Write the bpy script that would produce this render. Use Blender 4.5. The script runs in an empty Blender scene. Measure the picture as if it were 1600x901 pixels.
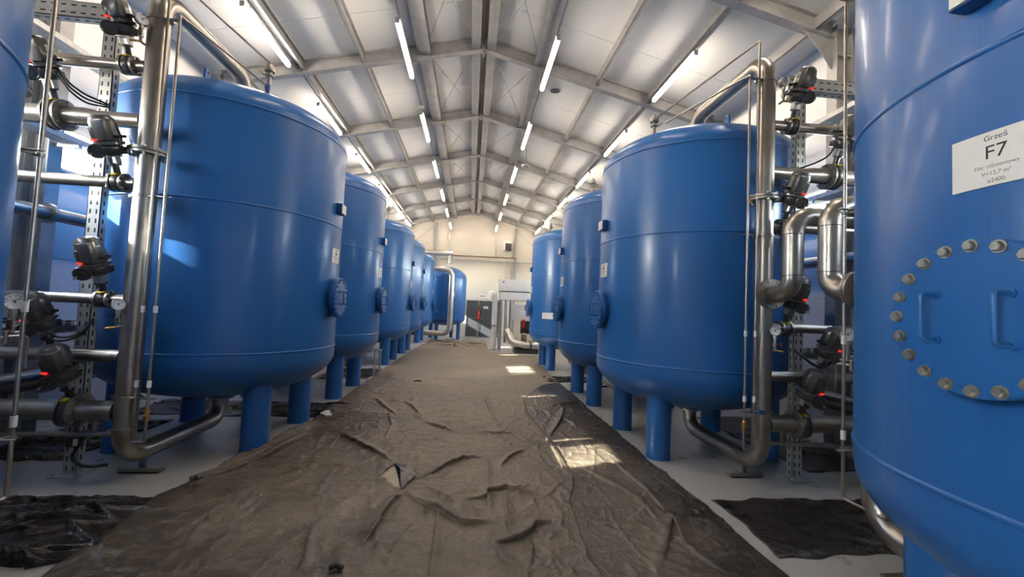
import bpy, bmesh, math, random
import numpy as np
from mathutils import Vector, Matrix, noise as mnoise
random.seed(7)
rng = np.random.default_rng(11)
PI = math.pi
scene = bpy.context.scene
COL = scene.collection

# ------------------------------------------------------------------ materials
def nt(name):
    m = bpy.data.materials.new(name); m.use_nodes = True
    t = m.node_tree; b = t.nodes['Principled BSDF']
    return m, t, b

def noise_node(t, scale, detail=4.0, rough=0.55, coord='Object', sc=(1, 1, 1)):
    tc = t.nodes.new('ShaderNodeTexCoord'); mp = t.nodes.new('ShaderNodeMapping')
    mp.inputs['Scale'].default_value = sc
    n = t.nodes.new('ShaderNodeTexNoise')
    n.inputs['Scale'].default_value = scale; n.inputs['Detail'].default_value = detail; n.inputs['Roughness'].default_value = rough
    t.links.new(tc.outputs[coord], mp.inputs['Vector']); t.links.new(mp.outputs['Vector'], n.inputs['Vector'])
    return n

def ramp(t, src, stops):
    r = t.nodes.new('ShaderNodeValToRGB')
    e = r.color_ramp.elements
    e[0].position, e[0].color = stops[0][0], (*stops[0][1], 1)
    e[1].position, e[1].color = stops[-1][0], (*stops[-1][1], 1)
    for p, c in stops[1:-1]:
        x = e.new(p); x.color = (*c, 1)
    t.links.new(src, r.inputs['Fac'])
    return r

def bump(t, b, src, strength=0.2, dist=0.01):
    n = t.nodes.new('ShaderNodeBump'); n.inputs['Strength'].default_value = strength; n.inputs['Distance'].default_value = dist
    t.links.new(src, n.inputs['Height']); t.links.new(n.outputs['Normal'], b.inputs['Normal'])

def mat(name, c, rough=0.5, metal=0.0, var=0.0, scale=6.0, bmp=0.0, bscale=40.0, coat=0.0, sc=(1, 1, 1), emit=None, es=0.0, spec=None):
    m, t, b = nt(name)
    b.inputs['Base Color'].default_value = (*c, 1)
    b.inputs['Roughness'].default_value = rough; b.inputs['Metallic'].default_value = metal
    if spec is not None: b.inputs['Specular IOR Level'].default_value = spec
    if coat: b.inputs['Coat Weight'].default_value = coat; b.inputs['Coat Roughness'].default_value = 0.12
    n = noise_node(t, scale, sc=sc)
    if var:
        lo = tuple(max(0, x * (1 - var)) for x in c); hi = tuple(min(1, x * (1 + var)) for x in c)
        r = ramp(t, n.outputs['Fac'], [(0.3, lo), (0.7, hi)])
        t.links.new(r.outputs['Color'], b.inputs['Base Color'])
    if bmp:
        n2 = noise_node(t, bscale, sc=sc); bump(t, b, n2.outputs['Fac'], bmp)
    if emit:
        b.inputs['Emission Color'].default_value = (*emit, 1); b.inputs['Emission Strength'].default_value = es
    return m

M = {}
M['blue'] = mat('blue_paint', (0.018, 0.114, 0.342), 0.33, var=0.05, scale=1.5, bmp=0.035, bscale=9.0, coat=0.12, spec=0.42, sc=(1, 1, 0.25))
M['blue_runs'] = mat('blue_paint_with_runs', (0.018, 0.114, 0.342), 0.34, var=0.06, scale=9, bmp=0.14, bscale=38.0, coat=0.16, spec=0.4, sc=(1, 1, 0.04))
M['blue_dark'] = mat('blue_cap', (0.015, 0.07, 0.25), 0.4)
M['steel'] = mat('stainless', (0.37, 0.335, 0.295), 0.33, 0.95, var=0.16, scale=5.0, bmp=0.03, bscale=30)
M['steel_dull'] = mat('stainless_brushed', (0.33, 0.30, 0.265), 0.40, 0.9, var=0.18, scale=9.0)
M['bolt'] = mat('zinc_bolt', (0.42, 0.39, 0.32), 0.38, 0.85, var=0.2, scale=30)
M['galv'] = mat('galvanised', (0.47, 0.47, 0.455), 0.45, 0.55, var=0.16, scale=14.0)
M['galv_frame'] = mat('galvanised_frame', (0.36, 0.35, 0.335), 0.5, 0.35, var=0.14, scale=5.0)
M['hole'] = mat('slot_dark', (0.03, 0.03, 0.03), 0.8)
M['panel'] = mat('sandwich_panel', (0.83, 0.815, 0.78), 0.45, var=0.03, scale=1.2)
M['panel_end'] = mat('sandwich_panel_lamp_tint', (0.66, 0.605, 0.51), 0.5, var=0.03, scale=1.0)  # white panel with the warm lamp light mixed into its colour
M['ceil'] = mat('roof_panel', (0.61, 0.61, 0.595), 0.5, var=0.04, scale=0.8)
M['white'] = mat('white_plate', (0.80, 0.76, 0.70), 0.4, var=0.02)
M['cabinet'] = mat('cabinet_white', (0.84, 0.82, 0.77), 0.45, var=0.04)
M['ink'] = mat('black_ink', (0.012, 0.010, 0.010), 0.6)
M['ink_grey'] = mat('grey_ink', (0.16, 0.13, 0.13), 0.6)
M['cast'] = mat('cast_actuator', (0.055, 0.052, 0.050), 0.36, 0.25, var=0.35, scale=14.0, bmp=0.15, bscale=18, coat=0.3)
M['cast_light'] = mat('actuator_cover', (0.064, 0.060, 0.056), 0.30, 0.2, var=0.35, scale=10.0, bmp=0.2, bscale=13, coat=0.5)
M['rubber'] = mat('black_rubber', (0.014, 0.014, 0.015), 0.45)
M['red_led'] = mat('red_indicator', (0.5, 0.02, 0.02), 0.3, emit=(1.0, 0.03, 0.02), es=0.7)
M['yellow'] = mat('yellow_tag', (0.72, 0.52, 0.03), 0.5)
M['brass'] = mat('brass', (0.55, 0.33, 0.10), 0.35, 0.9, var=0.2, scale=20)
M['rust'] = mat('rusty_brown', (0.20, 0.13, 0.085), 0.6, 0.2, var=0.3, scale=8)
M['dial'] = mat('gauge_dial', (0.82, 0.81, 0.78), 0.35)
M['red'] = mat('red_paint', (0.50, 0.025, 0.02), 0.4, var=0.1)
M['door'] = mat('door_grey', (0.055, 0.060, 0.068), 0.45, var=0.06)
M['duct'] = mat('silver_duct', (0.62, 0.58, 0.52), 0.33, 0.75, var=0.12, scale=4)
M['black'] = mat('black_plastic', (0.02, 0.02, 0.02), 0.45)
M['led'] = mat('led_diffuser', (0.9, 0.9, 0.9), 0.4, emit=(1.0, 0.865, 0.72), es=46.0)

def floor_mat():
    m, t, b = nt('epoxy_floor')
    n = noise_node(t, 0.9, 5.0); r = ramp(t, n.outputs['Fac'], [(0.25, (0.385, 0.375, 0.35)), (0.75, (0.43, 0.42, 0.39))])
    t.links.new(r.outputs['Color'], b.inputs['Base Color'])
    n2 = noise_node(t, 5.0, 4.0); r2 = ramp(t, n2.outputs['Fac'], [(0.3, (0.27,) * 3), (0.75, (0.31,) * 3)])
    t.links.new(r2.outputs['Color'], b.inputs['Roughness'])
    return m
M['floor'] = floor_mat()

def sheet_mat(name, base, dust, lo, hi, rough, rough2, bs=0.35, dust_lamp_ramps=None):
    m, t, b = nt(name)
    n = noise_node(t, 0.75, 7.0, 0.62); n1 = noise_node(t, 7.0, 6.0, 0.7)
    mx = t.nodes.new('ShaderNodeMath'); mx.operation = 'MULTIPLY_ADD'; mx.inputs[1].default_value = 0.35
    t.links.new(n1.outputs['Fac'], mx.inputs[0]); t.links.new(n.outputs['Fac'], mx.inputs[2])
    for ax, f0, f1, amt in (dust_lamp_ramps or ()):                 # X ramps thin the dust; Y ramps paint lamp falloff into the colour
        tc = t.nodes.new('ShaderNodeTexCoord'); sx = t.nodes.new('ShaderNodeSeparateXYZ'); t.links.new(tc.outputs['Object'], sx.inputs[0])
        mr = t.nodes.new('ShaderNodeMapRange'); mr.inputs['From Min'].default_value = f0; mr.inputs['From Max'].default_value = f1; mr.inputs['To Max'].default_value = amt
        t.links.new(sx.outputs[ax], mr.inputs['Value'])
        ad = t.nodes.new('ShaderNodeMath'); ad.operation = 'ADD'; t.links.new(mx.outputs[0], ad.inputs[0]); t.links.new(mr.outputs['Result'], ad.inputs[1]); mx = ad
    r = ramp(t, mx.outputs[0], [(lo, base), (hi, dust)])
    t.links.new(r.outputs['Color'], b.inputs['Base Color'])
    rr = ramp(t, mx.outputs[0], [(lo, (rough,) * 3), (hi, (rough2,) * 3)])
    t.links.new(rr.outputs['Color'], b.inputs['Roughness'])
    n2 = noise_node(t, 22.0, 6.0, 0.65)
    tot = n2.outputs['Fac']
    for sc_, g in ((2.6, 2.2), (7.0, 1.3)):                 # sharp crease lines where a noise crosses its middle value
        n3 = noise_node(t, sc_, 3.0, 0.5)
        a = t.nodes.new('ShaderNodeMath'); a.operation = 'SUBTRACT'; a.inputs[1].default_value = 0.5; t.links.new(n3.outputs['Fac'], a.inputs[0])
        c = t.nodes.new('ShaderNodeMath'); c.operation = 'ABSOLUTE'; t.links.new(a.outputs[0], c.inputs[0])
        d = t.nodes.new('ShaderNodeMath'); d.operation = 'MINIMUM'; d.inputs[1].default_value = 0.06; t.links.new(c.outputs[0], d.inputs[0])
        e = t.nodes.new('ShaderNodeMath'); e.operation = 'MULTIPLY_ADD'; e.inputs[1].default_value = -8.0 * g; t.links.new(d.outputs[0], e.inputs[0]); t.links.new(tot, e.inputs[2])
        tot = e.outputs[0]
    bump(t, b, tot, bs, 0.012)
    # lighter tint along the crease lines
    cm_ = t.nodes.new('ShaderNodeMapRange'); cm_.inputs['From Min'].default_value = 0.0; cm_.inputs['From Max'].default_value = 0.022; cm_.inputs['To Min'].default_value = 0.38; cm_.inputs['To Max'].default_value = 0.0
    t.links.new(c.outputs[0], cm_.inputs['Value'])
    pm = t.nodes.new('ShaderNodeMath'); pm.operation = 'MULTIPLY'; t.links.new(cm_.outputs['Result'], pm.inputs[0]); t.links.new(n.outputs['Fac'], pm.inputs[1])
    mixc = t.nodes.new('ShaderNodeMix'); mixc.data_type = 'RGBA'; t.links.new(pm.outputs[0], mixc.inputs['Factor']); t.links.new(r.outputs['Color'], mixc.inputs['A']); mixc.inputs['B'].default_value = (*[min(1, x * 1.7) for x in dust], 1)
    t.links.new(mixc.outputs['Result'], b.inputs['Base Color'])
    return m
M['sheet'] = sheet_mat('dusty_sheet', (0.058, 0.044, 0.030), (0.255, 0.202, 0.142), 0.44, 0.92, 0.40, 0.66, 0.40, dust_lamp_ramps=(('X', -0.5, -1.9, -0.20), ('Y', 5.0, 10.0, 0.16), ('Y', 4.6, 2.6, -0.06)))  # Y ramps: lamp falloff painted in, darker near, lighter far
M['sheet_dark'] = sheet_mat('dark_sheet', (0.034, 0.028, 0.022), (0.205, 0.162, 0.114), 0.44, 0.94, 0.28, 0.60, 0.34, dust_lamp_ramps=(('X', 1.35, 2.1, -0.30),))
M['film'] = sheet_mat('black_film', (0.009, 0.008, 0.008), (0.046, 0.036, 0.031), 0.52, 1.05, 0.22, 0.42, 0.4)
M['sheet_back'] = mat('sheet_underside', (0.42, 0.35, 0.25), 0.6, var=0.12, scale=9)

def glass_mat():
    m = bpy.data.materials.new('window_glass'); m.use_nodes = True; t = m.node_tree
    for n in list(t.nodes): t.nodes.remove(n)
    o = t.nodes.new('ShaderNodeOutputMaterial'); tr = t.nodes.new('ShaderNodeBsdfTransparent'); gl = t.nodes.new('ShaderNodeBsdfGlossy')
    gl.inputs['Roughness'].default_value = 0.02; tr.inputs['Color'].default_value = (0.93, 0.96, 0.97, 1)
    mx = t.nodes.new('ShaderNodeMixShader'); mx.inputs['Fac'].default_value = 0.07
    t.links.new(tr.outputs[0], mx.inputs[1]); t.links.new(gl.outputs[0], mx.inputs[2]); t.links.new(mx.outputs[0], o.inputs['Surface'])
    return m
M['glass'] = glass_mat()

# ------------------------------------------------------------------ mesh builder
class MB:
    def __init__(s): s.v = []; s.f = []; s.mi = []; s.mat = 0
    def add(s, vs, fs, T=None):
        o = len(s.v)
        s.v += [tuple(T @ Vector(v)) for v in vs] if T is not None else [tuple(v) for v in vs]
        for f in fs: s.f.append(tuple(o + i for i in f)); s.mi.append(s.mat)
        return s
    def box(s, c, d, T=None, ch=0.0):
        x, y, z = c; a, b, e = d[0] / 2, d[1] / 2, d[2] / 2
        if ch <= 0:
            vs = [(x + i * a, y + j * b, z + k * e) for i in (-1, 1) for j in (-1, 1) for k in (-1, 1)]
            return s.add(vs, [(0, 1, 3, 2), (4, 6, 7, 5), (0, 4, 5, 1), (2, 3, 7, 6), (0, 2, 6, 4), (1, 5, 7, 3)], T)
        bm = bmesh.new(); bmesh.ops.create_cube(bm, size=1)
        for v in bm.verts: v.co = Vector((x + v.co.x * d[0], y + v.co.y * d[1], z + v.co.z * d[2]))
        bmesh.ops.bevel(bm, geom=list(bm.edges), offset=ch, segments=2, profile=0.6, affect='EDGES')
        bm.verts.index_update()
        vs = [v.co.copy() for v in bm.verts]; fs = [[v.index for v in f.verts] for f in bm.faces]; bm.free()
        return s.add(vs, fs, T)
    def lathe(s, prof, n=32, T=None, cap0=True, cap1=True):
        vs = []; fs = []
        for r, z in prof:
            for k in range(n):
                a = 2 * PI * k / n; vs.append((r * math.cos(a), r * math.sin(a), z))
        for i in range(len(prof) - 1):
            for k in range(n):
                k2 = (k + 1) % n
                fs.append((i * n + k, i * n + k2, (i + 1) * n + k2, (i + 1) * n + k))
        if cap0: fs.append(tuple(range(n - 1, -1, -1)))
        if cap1: fs.append(tuple((len(prof) - 1) * n + k for k in range(n)))
        return s.add(vs, fs, T)
    def cyl(s, p0, p1, r, n=16, r1=None):
        p0 = Vector(p0); p1 = Vector(p1); d = p1 - p0
        T = Matrix.Translation(p0) @ d.to_track_quat('Z', 'Y').to_matrix().to_4x4()
        return s.lathe([(r, 0), (r if r1 is None else r1, d.length)], n, T)
    def tube(s, pts, r, n=12, caps=True, closed=False):
        pts = [Vector(p) for p in pts]; N = len(pts)
        if N < 2: return s
        tang = []
        for i in range(N):
            a = pts[(i - 1) % N] if (i > 0 or closed) else pts[i]; b = pts[(i + 1) % N] if (i < N - 1 or closed) else pts[i]
            tang.append((b - a).normalized())
        t0 = tang[0]; up = Vector((0, 0, 1)) if abs(t0.z) < 0.9 else Vector((1, 0, 0))
        nrm = (up - t0 * up.dot(t0)).normalized()
        vs = []; fs = []
        for i in range(N):
            if i > 0:
                q = tang[i - 1].rotation_difference(tang[i]); nrm = q @ nrm
                nrm = (nrm - tang[i] * nrm.dot(tang[i])).normalized()
            bn = tang[i].cross(nrm)
            rr = r[i] if isinstance(r, (list, tuple)) else r
            for k in range(n):
                a = 2 * PI * k / n; vs.append(pts[i] + (nrm * math.cos(a) + bn * math.sin(a)) * rr)
        for i in range(N - (0 if closed else 1)):
            j = (i + 1) % N
            for k in range(n):
                k2 = (k + 1) % n; fs.append((i * n + k, i * n + k2, j * n + k2, j * n + k))
        if caps and not closed:
            fs.append(tuple(range(n - 1, -1, -1))); fs.append(tuple((N - 1) * n + k for k in range(n)))
        return s.add(vs, fs)
    def prism(s, poly, d, T=None):
        n = len(poly); vs = [(x, y, 0) for x, y in poly] + [(x, y, d) for x, y in poly]
        fs = [tuple(range(n - 1, -1, -1)), tuple(range(n, 2 * n))] + [(i, (i + 1) % n, n + (i + 1) % n, n + i) for i in range(n)]
        return s.add(vs, fs, T)
    def mesh(s, name, mats, ang=38):
        me = bpy.data.meshes.new(name); me.from_pydata(s.v, [], s.f)
        for m in (mats if isinstance(mats, (list, tuple)) else [mats]): me.materials.append(m)
        if any(s.mi): me.polygons.foreach_set('material_index', s.mi)
        me.polygons.foreach_set('use_smooth', [True] * len(s.f))
        bm = bmesh.new(); bm.from_mesh(me); bmesh.ops.recalc_face_normals(bm, faces=bm.faces); bm.to_mesh(me); bm.free()
        me.set_sharp_from_angle(angle=math.radians(ang)); me.update()
        return me

def fillet(pts, r, seg=8):
    pts = [Vector(p) for p in pts]; out = [pts[0]]
    for i in range(1, len(pts) - 1):
        a, b, c = pts[i - 1], pts[i], pts[i + 1]
        u = (a - b).normalized(); v = (c - b).normalized(); ang = u.angle(v)
        rr = r[i - 1] if isinstance(r, (list, tuple)) else r
        d = min(rr / math.tan(ang / 2), (a - b).length * 0.499 if i > 1 else (a - b).length * 0.99, (c - b).length * 0.499 if i < len(pts) - 2 else (c - b).length * 0.99)
        rr = d * math.tan(ang / 2)
        cen = b + (u + v).normalized() * (rr / math.sin(ang / 2))
        p0 = b + u * d - cen; p1 = b + v * d - cen
        tot = p0.angle(p1); ax = p0.cross(p1).normalized()
        for k in range(seg + 1): out.append(cen + Matrix.Rotation(tot * k / seg, 3, ax) @ p0)
    out.append(pts[-1]); return out

def linkobj(name, me, parent=None, loc=None, rz=0.0):
    o = bpy.data.objects.new(name, me); COL.objects.link(o)
    if parent is not None: o.parent = parent
    if loc is not None: o.location = loc
    if rz: o.rotation_euler = (0, 0, rz)
    return o
def obj(name, mb, m, parent=None, ang=38): return linkobj(name, mb.mesh(name, m, ang), parent)
def tag(o, label, cat, group=None, kind=None):
    if label: o['label'] = label
    if cat: o['category'] = cat
    if group: o['group'] = group
    if kind: o['kind'] = kind
    return o
def thing(name, label, cat, loc=(0, 0, 0), rz=0.0, group=None):
    o = bpy.data.objects.new(name, None); COL.objects.link(o); o.empty_display_size = 0.1
    o.location = loc; o.rotation_euler = (0, 0, rz)
    return tag(o, label, cat, group)
def struct(name, mb, m, ang=38):
    o = obj(name, mb, m, None, ang); o['kind'] = 'structure'; return o
def dup(root, loc, rz=0.0, label=None, group=None):
    def cp(o, p):
        c = o.copy(); COL.objects.link(c)
        if p is not None: c.parent = p
        for ch in [x for x in KIDS[o.name]]: cp(ch, c)
        return c
    kids_index()
    r = cp(root, None); r.location = loc; r.rotation_euler = (0, 0, rz)
    if label: r['label'] = label
    if group: r['group'] = group
    return r
KIDS = {}
def kids_index():
    KIDS.clear()
    for o in COL.objects: KIDS.setdefault(o.name, [])
    for o in COL.objects:
        if o.parent is not None: KIDS[o.parent.name].append(o)

def axisT(p, d, spin=0.0):
    return Matrix.Translation(Vector(p)) @ Vector(d).to_track_quat('Z', 'Y').to_matrix().to_4x4() @ Matrix.Rotation(spin, 4, 'Z')
def hexbolt(mb, p, d, r=0.012, h=0.010):
    T = axisT(p, d); mb.lathe([(r, 0), (r, h * 0.8), (r * 0.85, h)], 6, T); return mb

# ------------------------------------------------------------------ camera
F_PX, PITCH, YAW, ROLL, H = 648.4498, 0.0475, 0.0958, 0.0445, 1.6471
cam_d = bpy.data.cameras.new('camera'); cam = bpy.data.objects.new('camera', cam_d); COL.objects.link(cam)
cam_d.sensor_fit = 'HORIZONTAL'; cam_d.sensor_width = 36.0; cam_d.lens = 36.0 * F_PX / 1600.0; cam_d.clip_start = 0.05; cam_d.clip_end = 300
xr = Vector((math.cos(YAW), -math.sin(YAW), 0)); ur = Vector((-math.sin(PITCH) * math.sin(YAW), -math.sin(PITCH) * math.cos(YAW), math.cos(PITCH)))
fw = Vector((math.cos(PITCH) * math.sin(YAW), math.cos(PITCH) * math.cos(YAW), math.sin(PITCH)))
rt = xr * math.cos(ROLL) + ur * math.sin(ROLL); upv = -xr * math.sin(ROLL) + ur * math.cos(ROLL)
Mx = Matrix.Identity(4)
for i in range(3): Mx[i][0] = rt[i]; Mx[i][1] = upv[i]; Mx[i][2] = -fw[i]
Mx[2][3] = H
cam.matrix_world = Mx; scene.camera = cam

# ------------------------------------------------------------------ shell of the hall
WX = 5.05; Y0, Y1 = -3.6, 22.9; SL = 0.24
def zb(x): return 6.66 - SL * abs(x)              # underside of the rafters
ROOF = 0.31                                        # roof panels this far above it
struct('floor', MB().box((0, (Y0 + Y1) / 2, -0.1), (2 * WX + 0.4, Y1 - Y0 + 0.4, 0.2)), M['floor'])
cb = MB()
for s in (-1, 1):
    n = 10
    for k in range(n):                              # roof panels with a fine joint between them
        a = Y0 - 0.2 + (Y1 - Y0 + 0.4) * k / n + 0.004; b = Y0 - 0.2 + (Y1 - Y0 + 0.4) * (k + 1) / n - 0.004
        x1 = s * (WX + 0.2)
        p = [(0, a, zb(0) + ROOF), (x1, a, zb(x1) + ROOF), (x1, b, zb(x1) + ROOF), (0, b, zb(0) + ROOF)]
        q = [(x, y, z + 0.1) for x, y, z in p]
        cb.add(p + q, [(0, 1, 2, 3), (7, 6, 5, 4), (0, 4, 5, 1), (1, 5, 6, 2), (2, 6, 7, 3), (3, 7, 4, 0)])
    cb.box((s * 2.6, (Y0 + Y1) / 2, zb(2.6) + ROOF + 0.16), (5.6, Y1 - Y0 + 0.5, 0.08), Matrix.Translation((s * 2.6, 0, zb(2.6) + ROOF + 0.16)) @ Matrix.Rotation(s * math.atan(SL), 4, 'Y') @ Matrix.Translation((-s * 2.6, 0, -(zb(2.6) + ROOF + 0.16))))
struct('ceiling', cb, M['ceil'])

FR = [7.96 + 2.854 * k for k in range(-4, 6)]       # portal frames
WZ0, WZ1 = 3.08, 3.64                               # window band
wins = []
for i in range(len(FR) - 1):
    wins.append((FR[i] + 0.28, FR[i + 1] - 0.56))
top = zb(WX) + ROOF + 0.05
def side_wall(s, name):
    w = MB(); x = s * (WX + 0.06); t = 0.12
    zs = [0.0, 1.0, 2.0, WZ0]
    for a, b in zip(zs[:-1], zs[1:]): w.box((x, (Y0 + Y1) / 2, (a + b) / 2), (t, Y1 - Y0, b - a - 0.006))
    w.box((s * (WX + 0.09), (Y0 + Y1) / 2, 1.5), (0.05, Y1 - Y0, 3.0))
    w.box((x, (Y0 + Y1) / 2, (WZ1 + top) / 2 + 0.05), (t, Y1 - Y0, top - WZ1 + 0.1))
    e = [Y0] + [v for p in wins for v in p] + [Y1]
    for k in range(0, len(e), 2): w.box((x, (e[k] + e[k + 1]) / 2, (WZ0 + WZ1) / 2), (t, e[k + 1] - e[k], WZ1 - WZ0 + 0.01))
    struct(name, w, M['panel'])
side_wall(-1, 'wall_left'); side_wall(1, 'wall_right')
k = 0
for s in (-1, 1):
    for a, b in wins:
        k += 1; x = s * (WX + 0.05)
        fr = MB(); w = 0.04
        for z in (WZ0 + w / 2, WZ1 - w / 2): fr.box((x, (a + b) / 2, z), (0.07, b - a, w))
        for y in (a + w / 2, b - w / 2, a + (b - a) * 0.5): fr.box((x, y, (WZ0 + WZ1) / 2), (0.07, w, WZ1 - WZ0))
        o = struct('window_%d' % k, fr, M['white'])
        obj('pane', MB().box((x, (a + b) / 2, (WZ0 + WZ1) / 2), (0.008, b - a - 0.02, WZ1 - WZ0 - 0.02)), M['glass'], o)
        obj('window_sill', MB().box((s * (WX - 0.02), (a + b) / 2, WZ0 - 0.015), (0.16, b - a + 0.06, 0.03)), M['white'], o)
def gable(y, t, name):
    w = MB(); p = [(-WX - 0.1, 0), (WX + 0.1, 0), (WX + 0.1, top + 0.05), (0, zb(0) + ROOF + 0.1), (-WX - 0.1, top + 0.05)]
    w.prism(p, t, Matrix.Translation((0, y, 0)) @ Matrix.Rotation(PI / 2, 4, 'X'))
    return w
ew = gable(Y1 + 0.2, 0.2, 'wall_end')
struct('wall_end', ew, M['panel_end']); struct('wall_behind', gable(Y0, 0.2, 'wall_behind'), M['panel'])
j = MB()
for z in (1.0, 2.0, 3.0, 4.0, 5.0): j.box((0, Y1 - 0.001, z), (2 * WX, 0.004, 0.008))
struct('trim_1', j, M['galv'])

# portal frames
for fi, y in enumerate(FR):
    r = MB()
    for s in (-1, 1):
        L = math.hypot(4.72, 4.72 * SL); T = Matrix.Translation((0, y, zb(0))) @ Matrix.Rotation(s * math.atan(SL), 4, 'Y')
        if s < 0: T = Matrix.Translation((0, y, zb(0))) @ Matrix.Rotation(-math.atan(SL), 4, 'Y') @ Matrix.Scale(-1, 4, (1, 0, 0))
        r.box((L / 2, 0, 0.008), (L, 0.13, 0.016), T); r.box((L / 2, 0, 0.232), (L, 0.13, 0.016), T); r.box((L / 2, 0, 0.12), (L, 0.014, 0.22), T)
        r.box((0.012, 0, 0.09), (0.02, 0.15, 0.33), T)
        for bx in (1.12, 2.3, 3.4): r.box((bx, 0, 0.12), (0.012, 0.12, 0.21), T)
    o = struct('roof_beam', r, M['galv_frame'])
    for s in (-1, 1):
        c = MB(); zt = zb(4.85) + 0.2
        c.box((s * 4.768, y, zt / 2), (0.016, 0.16, zt)); c.box((s * 4.99, y, zt / 2), (0.016, 0.16, zt)); c.box((s * 4.88, y, zt / 2), (0.22, 0.014, zt))
        c.box((s * 4.88, y, 0.012), (0.30, 0.24, 0.024)); c.box((s * 4.88, y, zt - 0.42), (0.21, 0.15, 0.014))
        obj('column', c, M['galv_frame'], o)
        kz = zb(4.7); kn = MB()
        kn.prism([(0, 0.02), (-0.52, 0.02 + 0.52 * SL), (-0.30, -0.03), (0.0, -0.42)], 0.014, Matrix.Translation((s * 4.76, y + (0.007 if s > 0 else -0.007), kz)) @ (Matrix.Identity(4) if s > 0 else Matrix.Rotation(PI, 4, 'Z')) @ Matrix.Rotation(PI / 2, 4, 'X'))
        obj('knee_plate', kn, M['galv_frame'], o)
# purlins
for s in (-1, 1):
    for x, w in ((0.15, 0.09), (1.13, 0.13), (2.28, 0.06), (3.36, 0.06), (4.5, 0.06)):
        p = MB(); X = s * x; z = zb(x)
        p.box((X, (Y0 + Y1) / 2, z + 0.145), (0.008, Y1 - Y0, 0.17)); p.box((X + w / 2 - 0.004, (Y0 + Y1) / 2, z + 0.064), (w, Y1 - Y0, 0.008)); p.box((X + w / 2 - 0.004, (Y0 + Y1) / 2, z + 0.232), (w, Y1 - Y0, 0.008))
        if w > 0.08: p.box((X - w / 2 + 0.004, (Y0 + Y1) / 2, z + 0.064), (w, Y1 - Y0, 0.008))
        struct('purlin_beam', p, M['galv_frame'])
# crossed tie rods of the roof
for i in range(len(FR) - 1):
    for s in (-1, 1):
        for fl in (0, 1):
            xa, xb = (0.17, 1.10) if fl == 0 else (1.10, 0.17)
            a = Vector((s * xa, FR[i] + 0.09, zb(xa) + 0.15 + 0.02 * fl)); b = Vector((s * xb, FR[i + 1] - 0.09, zb(xb) + 0.15 + 0.02 * fl))
            t = MB(); t.cyl(a, b, 0.007, 6); t.cyl(a.lerp(b, 0.25), a.lerp(b, 0.36), 0.014, 8); t.cyl(a, a.lerp(b, 0.03), 0.016, 6); t.cyl(a.lerp(b, 0.97), b, 0.016, 6)
            struct('brace_beam', t, M['galv_frame'])
# end wall posts and diagonal rods
for s, x in ((-1, -2.1), (1, 2.3)):
    t = MB(); zt = zb(x) - 0.02
    t.box((x, Y1 - 0.06, zt / 2), (0.12, 0.1, zt)); struct('column_end', t, M['galv_frame'])
    t = MB(); t.cyl((x + s * 0.05, Y1 - 0.09, zb(x) - 0.15), (s * 4.6, Y1 - 0.09, 3.9), 0.012, 6); struct('brace_beam', t, M['galv_frame'])

# ------------------------------------------------------------------ lights
LZ = 5.76; ORD = ['nearest', 'second', 'third', 'fourth', 'fifth', 'sixth']
def make_light():
    t = thing('ceiling_light', '', 'light', group='LED battens under the roof')
    L = 1.45
    obj('housing', MB().box((0, 0, 0.071), (0.074, L + 0.06, 0.016), ch=0.005).box((0, 0, 0.09), (0.04, L, 0.024), ch=0.004), M['white'], t)
    obj('diffuser', MB().lathe([(0.02, 0), (0.037, 0.006), (0.037, L - 0.006), (0.02, L)], 14, Matrix.Translation((0, -L / 2, 0.03)) @ Matrix.Rotation(-PI / 2, 4, 'X')), M['led'], t)
    for s in (-1, 1):
        obj('end_cap', MB().box((0, s * (L / 2 + 0.04), 0.04), (0.06, 0.03, 0.075), ch=0.006), M['galv'], t)
        obj('hanger', MB().cyl((0, s * 0.55, 0.09), (0, s * 0.55, 0.182), 0.006, 6), M['galv'], t)
    return t
light0 = make_light(); first = True
ROWS = [(-1.285, 'left inner'), (1.125, 'right inner'), (-3.45, 'left outer'), (3.33, 'right outer')]
for x, nm in ROWS:
    for k in range(-1, 6):
        y = 6.11 + 0.725 + 2.96 * k
        if y > Y1 - 1: continue
        if k < 0: lab = 'glowing ceiling batten of the %s row, behind or above the viewer' % nm
        else: lab = 'glowing white ceiling batten, %s of the %s row along the hall' % (ORD[k], nm)
        if first: light0.location = (x, y, LZ); light0['label'] = lab; first = False
        else: dup(light0, (x, y, LZ), 0, lab)
for x, nm in ROWS:
    t = MB(); z = LZ + 0.19
    t.box((x, (Y0 + Y1) / 2, z), (0.024, Y1 - Y0 - 0.4, 0.024))
    o = obj('cable_rail', t, M['galv_frame']); tag(o, 'thin grey carrier rail holding the %s row of ceiling battens' % nm, 'rail', 'carrier rails of the ceiling battens')
    for y in FR[2:]:
        hz = zb(x)
        if hz - z > 0.06:
            h = MB(); h.cyl((x, y, z + 0.02), (x, y, hz + 0.01), 0.005, 6); obj('hanger_rod', h, M['galv_frame'], o)
for k, (x, y, z, lab) in enumerate(((1.47, 8.05, 6.05, 'round grey ceiling fitting beside the nearest right inner batten'), (1.47, 12.6, 6.05, 'round grey ceiling fitting, second along the right inner battens'), (1.33, 16.9, 6.05, 'round grey ceiling fitting farthest down the hall on the right'))):
    t = thing('ceiling_speaker', lab, 'ceiling fitting', (x, y, z), 0, 'round ceiling fittings')
    obj('rim', MB().lathe([(0.10, 0), (0.13, 0.01), (0.13, 0.05), (0.08, 0.11), (0.03, 0.12)], 24), M['galv'], t)
    obj('grille', MB().lathe([(0.02, -0.004), (0.095, -0.002), (0.098, 0.01)], 24), M['cast'], t)
    obj('mount_rod', MB().cyl((0, 0, 0.11), (0, 0, zb(x) + ROOF - z + 0.01), 0.012, 8), M['galv'], t)
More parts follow.
